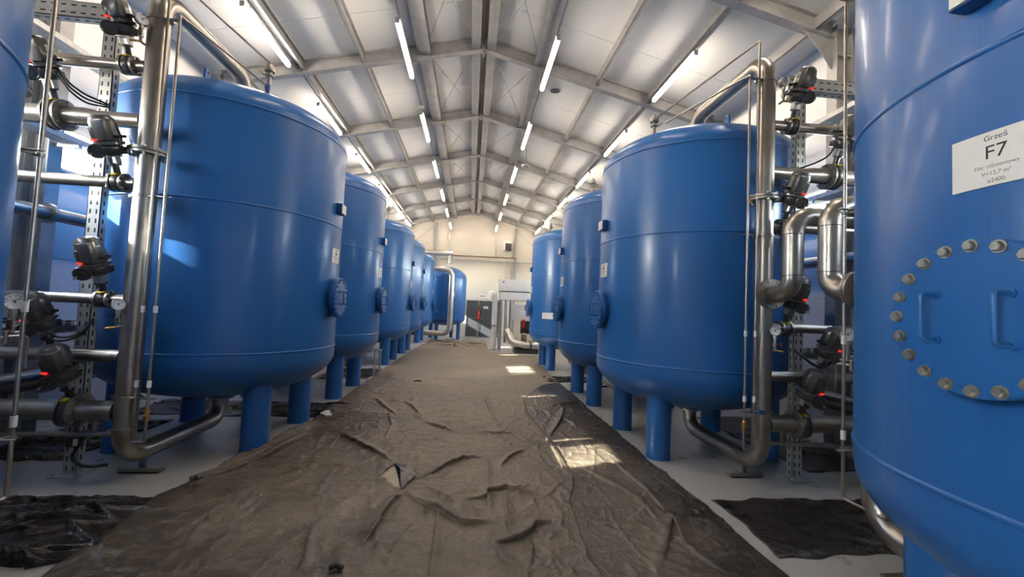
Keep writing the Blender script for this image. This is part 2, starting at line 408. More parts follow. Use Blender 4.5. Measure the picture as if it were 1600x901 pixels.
t = thing('smoke_detector', 'small white round detector on the left inner carrier rail', 'detector', (-1.285, 8.95, 5.86))
obj('base', MB().lathe([(0.05, 0.06), (0.065, 0.04), (0.065, 0.02)], 20), M['white'], t); obj('cap', MB().lathe([(0.03, 0), (0.055, 0.012), (0.055, 0.022)], 20), M['white'], t)

# ------------------------------------------------------------------ pressure tanks
R = 1.2; ZL, ZM, ZT = 1.073, 2.566, 3.564; HB, HT = 0.57, 0.43
def tank_shell():
    p = [(0.02, ZL - HB)]
    for k in range(1, 15):
        e = PI / 2 * (1 - k / 14); p.append((R * math.cos(e) ** 0.92, ZL - 0.10 - (HB - 0.10) * math.sin(e)))
    p += [(R, ZL), (R, ZM), (R, ZT)]
    for k in range(0, 14):
        e = PI / 2 * (k / 14); p.append((max(0.02, R * math.cos(e) ** 0.92), ZT + 0.03 + (HT - 0.03) * math.sin(e)))
    p.append((0.02, ZT + HT))
    return MB().lathe(p, 112).mesh('shell', M['blue'], 60)
def seam_mesh(z):
    return MB().lathe([(R - 0.004, z - 0.013), (R + 0.005, z - 0.009), (R + 0.008, z), (R + 0.005, z + 0.009), (R - 0.004, z + 0.013)], 112, cap0=False, cap1=False).mesh('weld_seam', M['blue'], 80)
MHZ = 1.680; MHR = 0.247
def Tm(dx): return Matrix.Translation((R + dx, 0, MHZ)) @ Matrix.Rotation(PI / 2, 4, 'Y')
NK = lambda: MB().lathe([(0.185, -0.06), (0.185, 0.05)], 40, Tm(0), cap0=False).lathe([(MHR - 0.002, 0.035), (MHR, 0.038), (MHR, 0.062), (MHR - 0.003, 0.065)], 56, Tm(0)).mesh('manhole_neck', M['blue'])
CV = lambda: MB().lathe([(MHR - 0.003, 0.069), (MHR, 0.072), (MHR, 0.094), (MHR - 0.003, 0.098)], 56, Tm(0)).mesh('manhole_cover', M['blue'])
def handle_mesh(s):
    y = s * 0.097; a = 0.075; x = R + 0.097
    return MB().tube(fillet([(x, y, MHZ - a), (x + 0.06, y, MHZ - a), (x + 0.06, y, MHZ + a), (x, y, MHZ + a)], 0.015, 5), 0.008, 10).cyl((x, y, MHZ - a), (x + 0.008, y, MHZ - a), 0.014, 12).cyl((x, y, MHZ + a), (x + 0.008, y, MHZ + a), 0.014, 12).mesh('handle', M['blue'])
def leg_mesh():
    mb = MB().lathe([(0.135, 0.012), (0.135, 0.86)], 36); mb.lathe([(0.141, 0), (0.141, 0.012)], 36); return mb.mesh('leg', M['blue'])
def wrap_text(body, size, zc, m, spacing=1.0, dy=0.0):
    cu = bpy.data.curves.new('txt', 'FONT'); cu.body = body; cu.size = size; cu.align_x = 'CENTER'; cu.align_y = 'CENTER'; cu.space_character = spacing
    o = bpy.data.objects.new('txt', cu); COL.objects.link(o)
    dg = bpy.context.evaluated_depsgraph_get(); me = bpy.data.meshes.new_from_object(o.evaluated_get(dg))
    bpy.data.objects.remove(o); bpy.data.curves.remove(cu)
    for v in me.vertices:
        a = (v.co.x + dy) / (R + 0.006); v.co = Vector(((R + 0.0062) * math.cos(a), (R + 0.0062) * math.sin(a), zc + v.co.y))
    me.materials.clear(); me.materials.append(m); return me
def curved_plate(w, z0, z1, r0, r1, a0=0.0, n=8):
    vs = []; fs = []
    for k in range(n + 1):
        a = a0 + (k / n - 0.5) * w / R
        for r, z in ((r0, z0), (r1, z0), (r1, z1), (r0, z1)): vs.append((r * math.cos(a), r * math.sin(a), z))
    for k in range(n):
        for q in range(4): fs.append((k * 4 + q, k * 4 + (q + 1) % 4, k * 4 + 4 + (q + 1) % 4, k * 4 + 4 + q))
    fs += [(3, 2, 1, 0), tuple(n * 4 + i for i in range(4))]
    return MB().add(vs, fs)
def boltm(k, n=20, r=0.226, x0=0.098, rr=0.0155, h=0.017):
    a = 2 * PI * (k + 0.5) / n + PI / 2 + PI / n
    p = (R + x0, r * math.cos(a), MHZ + r * math.sin(a)); mb = MB(); hexbolt(mb, p, (1, 0, 0), rr, h); mb.cyl((R + x0, p[1], p[2]), (R + x0 + 0.003, p[1], p[2]), rr * 1.35, 12); return mb
SHELL = tank_shell(); SHELL_RUNS = SHELL.copy(); SHELL_RUNS.materials[0] = M['blue_runs']; SEAMS = [seam_mesh(z) for z in (ZL, ZM, ZT)]; NECK, COVER = NK(), CV(); HAND = [handle_mesh(s) for s in (-1, 1)]; LEG = leg_mesh()
BOLT_Z = [boltm(k).mesh('bolt', M['bolt']) for k in range(20)]; BOLT_B = [boltm(k).mesh('bolt', M['blue']) for k in range(20)]
LBL = curved_plate(0.25, 2.108, 2.286, R - 0.001, R + 0.0055).mesh('name_label', M['white'])
BOX = MB().box((R + 0.03, 0.0, 2.785), (0.07, 0.17, 0.125), ch=0.006).mesh('plate_holder', M['blue_dark'])
BOXF = MB().box((R + 0.067, 0.0, 2.785), (0.006, 0.155, 0.11)).mesh('type_plate', M['white'])
def lug_mesh(x, y):
    mb = MB(); zz = ZT + 0.03 + (HT - 0.03) * math.sqrt(max(0, 1 - (math.hypot(x, y) / R) ** 2)) - 0.05
    pts = [(-0.055, 0)] + [(0.045 * math.cos(a), 0.12 + 0.045 * math.sin(a)) for a in [PI - PI * k / 8 for k in range(9)]] + [(0.055, 0)]
    mb.prism(pts, 0.02, Matrix.Translation((x, y, zz)) @ Matrix.Rotation(math.atan2(y, x), 4, 'Z') @ Matrix.Rotation(PI / 2, 4, 'X') @ Matrix.Translation((0, 0, -0.01)))
    mb.mat = 1
    for s in (-1, 1): mb.lathe([(0.017, 0), (0.017, 0.002)], 12, Matrix.Translation((x, y, zz + 0.12)) @ Matrix.Rotation(math.atan2(y, x), 4, 'Z') @ Matrix.Rotation(s * PI / 2, 4, 'X') @ Matrix.Translation((0, 0, 0.0095)))
    return mb.mesh('lifting_lug', [M['blue'], M['hole']])
LUGS = [lug_mesh(0.06, 0.83), lug_mesh(0.06, -0.83)]
def nozzle(z, up):
    s = 1 if up else -1; prof = [(0.088, z - s * 0.06), (0.088, z + s * 0.035), (0.135, z + s * 0.036), (0.135, z + s * 0.056)]
    if not up: prof = prof[::-1]
    return MB().lathe(prof, 28).mesh('nozzle', M['blue'])
NTOP, NBOT = nozzle(ZT + HT, True), nozzle(ZL - HB, False)
def vent_mesh(x, y, ex=0.0):
    z0 = ZT + 0.03 + (HT - 0.03) * math.sqrt(1 - (math.hypot(x, y) / R) ** 2) - 0.02 + ex
    mb = MB(); T = Matrix.Translation((x, y, z0))
    mb.lathe([(0.020, -ex), (0.020, 0.06), (0.045, 0.061), (0.045, 0.075), (0.028, 0.078), (0.028, 0.11), (0.05, 0.112), (0.055, 0.14), (0.05, 0.17), (0.03, 0.18), (0.03, 0.20), (0.012, 0.22)], 16, T)
    mb.cyl((x, y, z0 + 0.09), (x - 0.07, y, z0 + 0.09), 0.012, 8); mb.box((x - 0.08, y, z0 + 0.10), (0.015, 0.07, 0.015)); return mb.mesh('vent_valve', M['steel_dull'])
VENTM = {1: vent_mesh(0.58, -0.64, 0.16), -1: vent_mesh(0.80, 0.52, 0.05)}
def print_bars():
    mb = MB()
    for z, w, h in ((2.262, 0.07, 0.012), (2.222, 0.06, 0.038), (2.182, 0.14, 0.008), (2.158, 0.09, 0.008), (2.133, 0.06, 0.008)):
        p = curved_plate(w, z - h / 2, z + h / 2, R + 0.005, R + 0.0062); mb.add(p.v, p.f)
    return mb.mesh('print', M['ink_grey'])
BARS = print_bars()
LEGP = ((0.668, 0.575), (0.668, -0.575), (-0.668, 0.575), (-0.668, -0.575))
def make_tank(label, x, y, rz, vent, bolts, text=None, print_=True, notice=False):
    t = thing('pressure_tank', label, 'tank', (x, y, 0), rz, 'blue pressure tanks along the hall')
    linkobj('shell', SHELL_RUNS if text else SHELL, t)
    for m in SEAMS: linkobj('weld_seam', m, t)
    linkobj('manhole_neck', NECK, t); c = linkobj('manhole_cover', COVER, t)
    for m in HAND: linkobj('handle', m, c)
    for m in bolts: linkobj('bolt', m, c)
    for px, py in LEGP: linkobj('leg', LEG, t, (px, py, 0))
    lb = linkobj('name_label', LBL, t); h = linkobj('plate_holder', BOX, t); linkobj('type_plate', BOXF, h)
    for m in LUGS: linkobj('lifting_lug', m, t)
    linkobj('nozzle', NTOP, t); linkobj('nozzle', NBOT, t); linkobj('vent_valve', VENTM[vent], t)
    if text:
        for m in text: linkobj('lettering', m, lb)
    elif print_: linkobj('lettering', BARS, lb)
    if notice:
        linkobj('notice_sheet', curved_plate(0.36, 1.40, 1.57, R - 0.001, R + 0.006, 0.78).mesh('notice_sheet', M['white']), t)
    return t
F7T = [wrap_text('Grześ', 0.0245, 2.264, M['ink']), wrap_text('F7', 0.062, 2.216, M['ink']), wrap_text('Filtr ciśnieniowy', 0.0172, 2.172, M['ink_grey']), wrap_text('V=12,7 m³', 0.0178, 2.148, M['ink_grey']), wrap_text('ø2400', 0.0178, 2.124, M['ink_grey'])]
XL, XR_ = -2.912, 2.908
YL = [1.209, 5.344, 7.934, 11.986, 14.684, 18.741]; YR = [1.147, 5.289, 7.840, 11.915]
LLAB = ['big blue pressure tank cut off by the left photo edge', 'big blue pressure tank, left row, first one seen whole, behind the upright steel pipe', 'blue pressure tank, left row, directly behind the first whole one', 'blue pressure tank, middle of the left row, third one seen whole', 'blue pressure tank, left row, fourth one seen whole', 'blue pressure tank, last of the left row, before the silver bent pipe']
RLAB = ['huge nearest blue pressure tank labelled F7 with its bolted manhole in front', 'big blue pressure tank, right row, beside the tall steel pipe, left of the F7 tank', 'blue pressure tank, right row, middle one, partly hidden by the tank in front', 'blue pressure tank, farthest of the right row, with a white notice sheet low down']
for i, y in enumerate(YL): make_tank(LLAB[i], XL, y, 0.0, 1, BOLT_B if i < 5 else BOLT_B[::2], print_=i > 0)
for i, y in enumerate(YR): make_tank(RLAB[i], 2.845 if i == 0 else XR_, y, PI, -1, BOLT_Z if i == 0 else BOLT_B, F7T if i == 0 else None, notice=(i == 3))

# ------------------------------------------------------------------ filter pipes (riser with elbows to the tank top and bottom)
PR = 0.085
def riser(ty, d, side, full=True):
    """upright pipe at local origin, the tank axis lies d*ty away along y"""
    parts = []
    zt, zbm = 4.34, 0.20
    top_n, bot_n = ZT + HT + 0.058, ZL - HB - 0.058
    up = MB(); path = fillet([(0, d * ty, top_n + 0.021), (0, d * ty, zt), (0, 0, zt), (0, 0, zbm), (0, d * ty, zbm), (0, d * ty, bot_n - 0.021)], [0.2, 0.17, 0.24, 0.2], 9)
    up.tube(path, PR, 24); parts.append(('pipe', up.mesh('pipe', M['steel'])))
    w = MB()
    for z in (4.10, 0.47): w.lathe([(PR, z - 0.004), (PR + 0.003, z), (PR, z + 0.004)], 24, cap0=False, cap1=False)
    parts.append(('weld', w.mesh('weld', M['steel_dull'])))
    f = MB()
    f.lathe([(PR + 0.002, 2.905), (0.148, 2.905), (0.148, 2.885), (PR + 0.002, 2.885)], 32, cap0=False, cap1=False); f.lathe([(PR + 0.002, 2.875), (0.148, 2.875), (0.148, 2.855), (PR + 0.002, 2.855)], 32, cap0=False, cap1=False)
    f.mat = 1; f.lathe([(0.14, 2.875), (0.14, 2.885)], 24)
    fl = f.mesh('flange', [M['steel_dull'], M['rubber']]); bl = []
    for k in range(8):
        b = MB(); a = 2 * PI * (k + .5) / 8; c, s = 0.124 * math.cos(a), 0.124 * math.sin(a)
        b.cyl((c, s, 2.835), (c, s, 2.925), 0.007, 6); hexbolt(b, (c, s, 2.905), (0, 0, 1), 0.014, 0.013); hexbolt(b, (c, s, 2.855), (0, 0, -1), 0.014, 0.013); bl.append(b.mesh('bolt', M['bolt']))
    parts.append(('flange', fl, bl))
    for z, up_ in ((top_n - 0.0, 1), (bot_n, -1)):
        g = MB().lathe([(PR + 0.001, z), (0.135, z), (0.135, z + up_ * 0.02), (PR + 0.001, z + up_ * 0.02)], 28, Matrix.Translation((0, d * ty, 0)), cap0=False, cap1=False)
        bl = []
        for k in range(8):
            a = 2 * PI * (k + .5) / 8; bl.append(hexbolt(MB(), (0.112 * math.cos(a), d * ty + 0.112 * math.sin(a), z + up_ * 0.02), (0, 0, up_), 0.013, 0.012).mesh('bolt', M['bolt']))
        parts.append(('flange', g.mesh('flange', M['steel_dull']), bl))
    for z in (4.10, 2.49, 0.73):
        cl = MB(); cl.lathe([(PR + 0.001, z - 0.014), (PR + 0.007, z - 0.014), (PR + 0.007, z + 0.014), (PR + 0.001, z + 0.014)], 24, cap0=False, cap1=False)
        for s in (-1, 1): cl.box((s * (PR + 0.02), 0, z), (0.04, 0.03, 0.028))
        cl.box((-side * (PR + 0.075), -0.04 * d, z), (0.19, 0.035, 0.008))
        parts.append(('pipe_clamp', cl.mesh('pipe_clamp', M['steel_dull'])))
    st = MB(); y = d * 0.24
    st.box((0, y, 0.012), (0.34, 0.10, 0.010)); st.box((0, y - 0.045, 0.03), (0.34, 0.010, 0.045)); st.box((0, y, 0.065), (0.05, 0.02, 0.10))
    parts.append(('support_foot', st.mesh('support_foot', M['steel_dull'])))
    return parts
RC = {}
def place_riser(side, ry, ty, label, near=True):
    d = 1 if ty > ry else -1; key = (round(abs(ty - ry), 3), d, side)
    if key not in RC: RC[key] = riser(abs(ty - ry), d, side)
    t = thing('filter_pipe', label, 'pipe', (side * 2.93 if side > 0 else -2.93, ry, 0), 0, 'upright steel filter pipes')
    for p in RC[key]:
        o = linkobj(p[0], p[1], t)
        if len(p) > 2 and near:
            for q in p[2]: linkobj('bolt', q, o)
    return t
for side, YY, nm in ((-1, YL, 'left'), (1, YR, 'right')):
    n = len(YY)
    for i, y in enumerate(YY):
        if i == 0: ry = 2.75; lab = 'steel pipe bending under the nearest tank at the %s photo edge' % nm
        elif i == 1: ry = 3.95 if side < 0 else 3.93; lab = 'tall upright steel pipe in front of the first whole %s tank' % nm
        elif i % 2 == 0: ry = y + 1.38 if i + 1 < n else y + 1.38; lab = 'steel pipe of the %s row tank that is %s in the row, mostly hidden' % (nm, ['first', 'second', 'third', 'fourth', 'fifth', 'sixth'][i])
        else: ry = y - 1.38; lab = 'steel pipe of the %s row tank that is %s in the row, mostly hidden' % (nm, ['first', 'second', 'third', 'fourth', 'fifth', 'sixth'][i])
        place_riser(side, ry, y, lab, i < 2)

# ------------------------------------------------------------------ branch pipes, valves, gauges of the two near bays
RY = 3.95
def valve_meshes(rp):
    """butterfly valve on a pipe along x at the origin, stem up (+z), camera side -y"""
    P = []
    v = MB(); rr = rp * 1.62
    v.lathe([(rr * 0.62, -0.035), (rr * 0.94, -0.030), (rr, -0.02), (rr, 0.02), (rr * 0.94, 0.030), (rr * 0.62, 0.035)], 32, Matrix.Rotation(PI / 2, 4, 'Y'))
    v.cyl((0, 0, rr * 0.9), (0, 0, rr + 0.075), 0.026, 14); v.lathe([(0.045, rr + 0.07), (0.045, rr + 0.085)], 14)
    P.append(('valve_body', v.mesh('valve_body', M['cast'])))
    for s in (-1, 1):
        f = MB().lathe([(rp + 0.001, 0.037), (rr * 1.02, 0.037), (rr * 1.02, 0.056), (rp + 0.001, 0.056)], 32, Matrix.Rotation(s * PI / 2, 4, 'Y'), cap0=False, cap1=False)
        n = 8; bl = []
        for k in range(n):
            a = 2 * PI * (k + .5) / n; y, z = rr * 0.85 * math.cos(a), rr * 0.85 * math.sin(a); bl.append(('bolt', hexbolt(MB(), (s * 0.056, y, z), (s, 0, 0), 0.012, 0.013).mesh('bolt', M['bolt'])))
        P.append(('flange', f.mesh('flange', M['steel_dull']), bl))
    P.append(('yellow_tag', MB().box((0.0, -rr * 0.35, rr * 0.985), (0.05, 0.045, 0.012), ch=0.003).mesh('yellow_tag', M['yellow'])))
    z0 = rr + 0.085
    y = MB()
    for s in (-1, 1): y.box((s * 0.035, 0, z0 + 0.03), (0.012, 0.05, 0.06))
    y.box((0, 0, z0 + 0.062), (0.10, 0.08, 0.012)); P.append(('mounting_yoke', y.mesh('mounting_yoke', M['galv'])))
    z1 = z0 + 0.066
    g = MB(); g.lathe([(0.050, 0), (0.070, 0.012), (0.082, 0.03), (0.084, 0.075), (0.080, 0.085)], 22, Matrix.Translation((0, 0, z1)))
    g.box((0.045, 0.035, z1 + 0.045), (0.08, 0.07, 0.06), ch=0.012)
    kids = []
    P.append(('gear_housing', g.mesh('gear_housing', M['cast'])))
    h = MB(); h.tube([(0.050 * math.cos(a), 0, 0.050 * math.sin(a)) for a in [2 * PI * k / 24 for k in range(24)]], 0.010, 8, closed=True)
    h.lathe([(0.05, -0.004), (0.05, 0.004)], 24, Matrix.Rotation(PI / 2, 4, 'X')); h.lathe([(0.018, -0.03), (0.022, 0.02)], 12, Matrix.Rotation(PI / 2, 4, 'X'))
    Th = Matrix.Translation((-0.035, -0.105, z1 + 0.04)) @ Matrix.Rotation(0.5, 4, 'Z')
    for i, vv in enumerate(h.v): h.v[i] = tuple(Th @ Vector(vv))
    cr = MB().cyl(Th @ Vector((-0.036, 0, -0.02)), Th @ Vector((-0.045, -0.05, -0.025)), 0.007, 8)
    P.append(('handwheel', h.mesh('handwheel', M['cast']), [('crank', cr.mesh('crank', M['bolt']))]))
    z2 = z1 + 0.085
    c = MB(); Tc = Matrix.Translation((0, 0, z2)) @ Matrix.Rotation(-0.10, 4, 'Y')
    c.lathe([(0.088, 0), (0.104, 0.006), (0.104, 0.024), (0.094, 0.03)], 22, Tc)
    c.lathe([(0.088, 0.03), (0.096, 0.055), (0.090, 0.17), (0.080, 0.215), (0.058, 0.24), (0.02, 0.245)], 8, Tc)
    c.box((0.03, -0.06, 0.125), (0.105, 0.085, 0.17), Tc, ch=0.02); c.box((-0.05, 0.03, 0.12), (0.10, 0.09, 0.14), Tc, ch=0.02); c.box((-0.03, -0.075, 0.10), (0.05, 0.05, 0.10), Tc, ch=0.012)
    for k in range(6):
        a = 2 * PI * k / 6; c.cyl(Tc @ Vector((0.088 * math.cos(a), 0.088 * math.sin(a), 0.02)), Tc @ Vector((0.088 * math.cos(a), 0.088 * math.sin(a), 0.05)), 0.009, 8)
    gl = [('cable_gland', MB().cyl(Tc @ Vector((0.08 + 0.0, 0.03 * s, 0.07)), Tc @ Vector((0.125, 0.03 * s, 0.065)), 0.012, 10).mesh('cable_gland', M['black'])) for s in (-1, 1)]
    P.append(('actuator_cover', c.mesh('actuator_cover', M['cast_light']), gl))
    li = MB().box(Tc @ Vector((-0.035, -0.098, 0.045)), (0.040, 0.020, 0.016), ch=0.004); P.append(('indicator_light', li.mesh('indicator_light', M['red_led'])))
    return P
VC = {}
def place_valve(loc, rp, tilt, mirror, label, group, scale=1.0):
    k = round(rp, 3)
    if k not in VC: VC[k] = valve_meshes(rp)
    t = thing('actuated_valve', label, 'valve', loc, 0, group)
    t.rotation_euler = (tilt, 0, PI if False else 0)
    t.scale = (scale * (-1 if mirror else 1), scale, scale)
    for p in VC[k]:
        o = linkobj(p[0], p[1], t)
        if len(p) > 2:
            for q in p[2]: linkobj(q[0], q[1], o)
    return t
def flange_x(mb, x, r, yz, th=0.02, R2=1.6):
    mb.lathe([(r, -th / 2), (r * R2, -th / 2), (r * R2, th / 2), (r, th / 2)], 32, Matrix.Translation((x, yz[0], yz[1])) @ Matrix.Rotation(PI / 2, 4, 'Y'), cap0=False, cap1=False)
BR = [  # z, radius, valve offset from the riser axis, tilt, where it is
    (3.665, 0.050, 0.215, 0.38, 'topmost'),
    (3.165, 0.080, 0.75, 0.42, 'second from the top'),
    (2.600, 0.050, 0.215, 0.42, 'third from the top'),
    (1.570, 0.045, 0.245, 0.40, 'fourth from the top'),
    (1.080, 0.055, 0.61, 0.42, 'fifth from the top'),
    (0.610, 0.085, 0.41, 0.38, 'lowest')]
for s, nm in ((-1, 'left'), (1, 'right')):
    for z, r, vo, tilt, pos in BR:
        if s > 0 and pos == 'topmost': vo += 0.075
        X = lambda o: s * (2.93 + o)
        b = MB(); a0 = PR - 0.012
        near = vo - 0.058; far = vo + 0.058
        if pos == 'second from the top':
            b.tube([(X(a0), RY, z), (X(near - 0.26), RY, z), (X(near - 0.16), RY, z), (X(near), RY, z)], [r * 0.8, r * 0.8, r, r], 24)
        else: b.tube([(X(a0), RY, z), (X(near), RY, z)], r, 24)
        o1 = obj('branch_pipe', b, M['steel']); tag(o1, 'short steel stub between tall %s pipe and its %s valve' % (nm, pos), 'pipe', 'stub pipes on the tall %s pipe' % nm)
        c = MB(); e = 1.62
        c.tube([(X(far), RY, z), (X(e), RY, z)], r, 24)
        if r < 0.06: c.lathe([(r, -0.003), (r + 0.003, 0), (r, 0.003)], 24, axisT((X(0.75 * e), RY, z), (1, 0, 0)), cap0=False, cap1=False)
        o2 = obj('branch_pipe', c, M['steel']); tag(o2, 'steel branch pipe running to the %s wall from the %s valve' % (nm, pos), 'pipe', 'branch pipes of the %s bay' % nm)
        place_valve((X(vo), RY, z), r, tilt, s > 0, 'dark motor valve on the tall %s pipe, %s' % (nm, pos), 'motor valves of the %s bay' % nm)
    # small drain pipe near the floor
    d = MB(); d.tube([(s * (2.93 + 0.10), RY + 0.06, 0.40), (s * 4.5, RY + 0.06, 0.36)], 0.024, 12); d.cyl((s * (2.93 + 0.10), RY + 0.06, 0.40), (s * (2.93 + 0.05), RY + 0.06, 0.40), 0.024, 12)
    for q in (0.15, 0.32): d.lathe([(0.034, -0.025), (0.034, 0.025)], 8, axisT((s * (2.93 + q), RY + 0.06, 0.40), (1, 0, 0)))
    d.cyl((s * 3.22, RY + 0.06, 0.40), (s * 3.22, RY + 0.06, 0.52), 0.016, 10); d.lathe([(0.026, 0.50), (0.026, 0.55)], 10, Matrix.Translation((s * 3.22, RY + 0.06, 0)))
    tag(obj('drain_pipe', d, M['steel_dull']), 'thin drain pipe near the floor beside the tall %s pipe' % nm, 'pipe')
    # manifolds along the wall
    for z, r, x, w in ((0.72, 0.10, 4.33, 'low'), (1.22, 0.065, 4.47, 'middle'), (2.42, 0.07, 4.45, 'high')):
        m = MB(); m.tube([(s * x, 0.3, z), (s * x, 6.6, z)], r, 24)
        for yy in (1.6, 4.75): m.lathe([(r + 0.001, -0.022), (r * 1.5, -0.022), (r * 1.5, 0.022), (r + 0.001, 0.022)], 28, axisT((s * x, yy, z), (0, 1, 0)), cap0=False, cap1=False)
        tag(obj('manifold_pipe', m, M['steel']), 'long %s steel header pipe running along the %s wall' % (w, nm), 'pipe')
# white insulated pipe, and U bent pipes on the right
for k, (yv, ys, lab) in enumerate(((3.55, 3.95, 'S-bent steel pipe leaving the tall right pipe'), (3.145, 2.75, 'S-bent steel pipe next to the F7 tank'))):
    sg = 1 if ys > yv else -1; t = thing('bent_pipe', lab, 'pipe', (0, 0, 0), 0, 'S-bent steel pipes on the right')
    z0 = 1.93; z1 = 2.62; y0 = ys - sg * 0.16
    p = MB().tube(fillet([(2.93, y0, z0 - 0.03), (2.93, yv, z0 - 0.03), (2.93, yv, z1), (4.40, yv, z1)], [0.15, 0.17], 10), PR, 24)
    obj('pipe', p, M['steel'], t)
    f = MB(); f.lathe([(PR + .001, 0), (0.145, 0), (0.145, 0.022), (PR + .001, 0.022)], 32, axisT((2.93, y0 + sg * 0.0, z0 - 0.03), (0, sg, 0)), cap0=False, cap1=False); f.lathe([(PR - .01, 0.026), (0.145, 0.026), (0.145, 0.046), (PR - .01, 0.046)], 32, axisT((2.93, y0, z0 - 0.03), (0, sg, 0)), cap0=False, cap1=False)
    f.tube([(2.93, y0 + sg * 0.04, z0 - 0.03), (2.93, ys - sg * 0.075, z0 - 0.03)], PR - 0.01, 24)
    fo = obj('flange', f, M['steel_dull'], t)
    for q in range(8):
        b = MB(); a = 2 * PI * (q + .5) / 8; hexbolt(b, (2.93 + 0.12 * math.cos(a), y0, z0 - 0.03 + 0.12 * math.sin(a)), (0, -sg, 0), 0.013, 0.012)
        obj('bolt', b, M['bolt'], fo)
    for z in (z0 + 0.13, z1 - 0.18): obj('weld', MB().lathe([(PR, z - 0.003), (PR + 0.002, z), (PR, z + 0.003)], 24, Matrix.Translation((2.93, yv, 0)), cap0=False, cap1=False), M['hole'], t)

# pressure gauges
def gauge(loc, face, side, label, sc=1.0):
    t = thing('pressure_gauge', label, 'gauge', loc, 0, 'pressure gauges on the tall pipes'); t.scale = (sc,) * 3
    T = axisT((0, 0, 0), face)
    obj('case', MB().lathe([(0.044, -0.028), (0.050, -0.022), (0.050, 0.010), (0.046, 0.014), (0.044, 0.008)], 28, T, cap1=False), M['steel_dull'], t)
    d = obj('dial', MB().lathe([(0.044, 0.004), (0.044, 0.008)], 28, T), M['dial'], t)
    h = MB(); h.box((0.012, 0.010, 0.0092), (0.040, 0.004, 0.002), T @ Matrix.Rotation(0.4, 4, 'Z')); h.lathe([(0.006, 0.008), (0.005, 0.012)], 10, T)
    for k in range(9):
        a = -0.7 + (PI + 1.4) * k / 8; h.box((0.036, 0, 0.0085), (0.008, 0.003, 0.001), T @ Matrix.Rotation(a, 4, 'Z'))
    obj('needle', h, M['ink'], d)
    s = MB(); s.cyl((0, 0, -0.048), (0, 0, -0.19), 0.012, 10); s.lathe([(0.018, -0.075), (0.018, -0.05)], 6); s.lathe([(0.02, -0.15), (0.02, -0.12)], 8); s.cyl((0, 0, -0.19), (0, 0.055, -0.19), 0.011, 10)
    obj('stem', s, M['steel_dull'], t)
    v = MB(); v.cyl((0, 0, -0.135), (0.03, -0.05, -0.135), 0.008, 8); v.box((0.035, -0.055, -0.135), (0.02, 0.02, 0.06), ch=0.004)
    obj('cock', v, M['black'], t)
    o = MB(); o.cyl((0, 0, -0.19), (side * 0.07, -0.02, -0.20), 0.010, 8); obj('outlet', o, M['brass'], t)
gauge((-2.968, 3.825, 1.53), (0.55, -0.80, 0.05), -1, 'small round pressure gauge at mid height on the tall left pipe')
gauge((-2.972, 3.81, 4.01), (0.75, -0.60, 0.1), -1, 'small round pressure gauge at the top of the tall left pipe', 1.0)
gauge((2.985, 3.825, 1.54), (-0.5, -0.85, 0.05), 1, 'small round pressure gauge at mid height on the tall right pipe')
gauge((3.01, 3.79, 4.03), (0.30, -0.95, 0.0), 1, 'small round pressure gauge at the top of the tall right pipe', 1.0)
gauge((-2.93, 2.98, 1.545), (0.75, -0.66, 0.05), -1, 'larger looking pressure gauge beside the tank at the left photo edge', 1.05)
gauge((2.93, 2.98, 1.555), (-0.35, -0.93, 0.05), 1, 'pressure gauge half hidden beside the F7 tank', 1.05)
for s, nm in ((-1, 'left'), (1, 'right')):        # hook shaped sampling spouts
    t = MB(); x = s * 2.95
    t.tube(fillet([(x, 2.86, 1.32), (x, 3.10, 1.32), (x, 3.10, 1.10)], 0.03, 5), 0.009, 8); t.cyl((x, 2.96, 1.36), (x, 2.96, 1.28), 0.018, 8)
    tag(obj('sampling_spout', t, M['steel']), 'small hooked sampling spout under the %s edge gauge' % nm, 'spout')

# sampling tubes beside the upright pipes
def tubes(s, nm):
    y = 3.88; dx = lambda x: s * x
    for x, zt, zb_, end, w in ((2.715, 4.13, 0.42, (2.32 if s < 0 else 2.2, 4.66, 3.94), 'outer'), (2.815, 4.50, 0.40, (2.33 if s < 0 else 2.11, 4.70 if s < 0 else 4.77, 4.22 if s < 0 else 4.02), 'inner')):
        t = thing('sampling_tube', 'thin upright sampling tube, the %s one beside the tall %s pipe' % (w, nm), 'tube', (0, 0, 0), 0, 'thin sampling tubes')
        p = [(dx(x), y, zb_ + 0.0), (dx(x), y, zt), (dx(end[0]), end[1], end[2])]
        obj('pipe', MB().tube(fillet(p, 0.015, 4), 0.0115, 10), M['steel'], t)
        for z in (1.50, 0.86): obj('marker_sleeve', MB().lathe([(0.0135, z - 0.03), (0.0165, z - 0.028), (0.0165, z + 0.028), (0.0135, z + 0.03)], 12, Matrix.Translation((dx(x), y, 0))), M['white'], t)
        if w == 'outer' and s < 0: obj('end_valve', MB().lathe([(0.02, -0.06), (0.03, -0.03), (0.03, 0.02), (0.015, 0.04)], 10, Matrix.Translation((dx(end[0]), end[1], end[2]))), M['blue_dark'], t)
        if w == 'inner':
            cl = MB().tube(fillet([(dx(x), y, zb_), (dx(x), y, zb_ - 0.03), (dx(2.715), y, zb_ - 0.03), (dx(2.715), y, zb_ + 0.02)], 0.01, 3), 0.0105, 8)
            obj('cross_link', cl, M['steel'], t)
            cv = MB(); cv.lathe([(0.016, -0.05), (0.022, -0.03), (0.022, 0.03), (0.016, 0.05)], 10, Matrix.Translation((dx(2.715), y, 0.60))); cv.cyl((dx(2.715), y, 0.60), (dx(2.715), y - 0.05, 0.60), 0.009, 8)
            obj('ball_valve', cv, M['brass'], t)
            bv = MB(); bv.cyl((dx(x), y, 0.745), (dx(x + 0.03), y - 0.05, 0.745), 0.01, 8); bv.box((dx(x + 0.035), y - 0.06, 0.745), (0.05, 0.03, 0.035), ch=0.006)
            obj('lever', bv, M['blue_dark'] if s > 0 else M['bolt'], t)
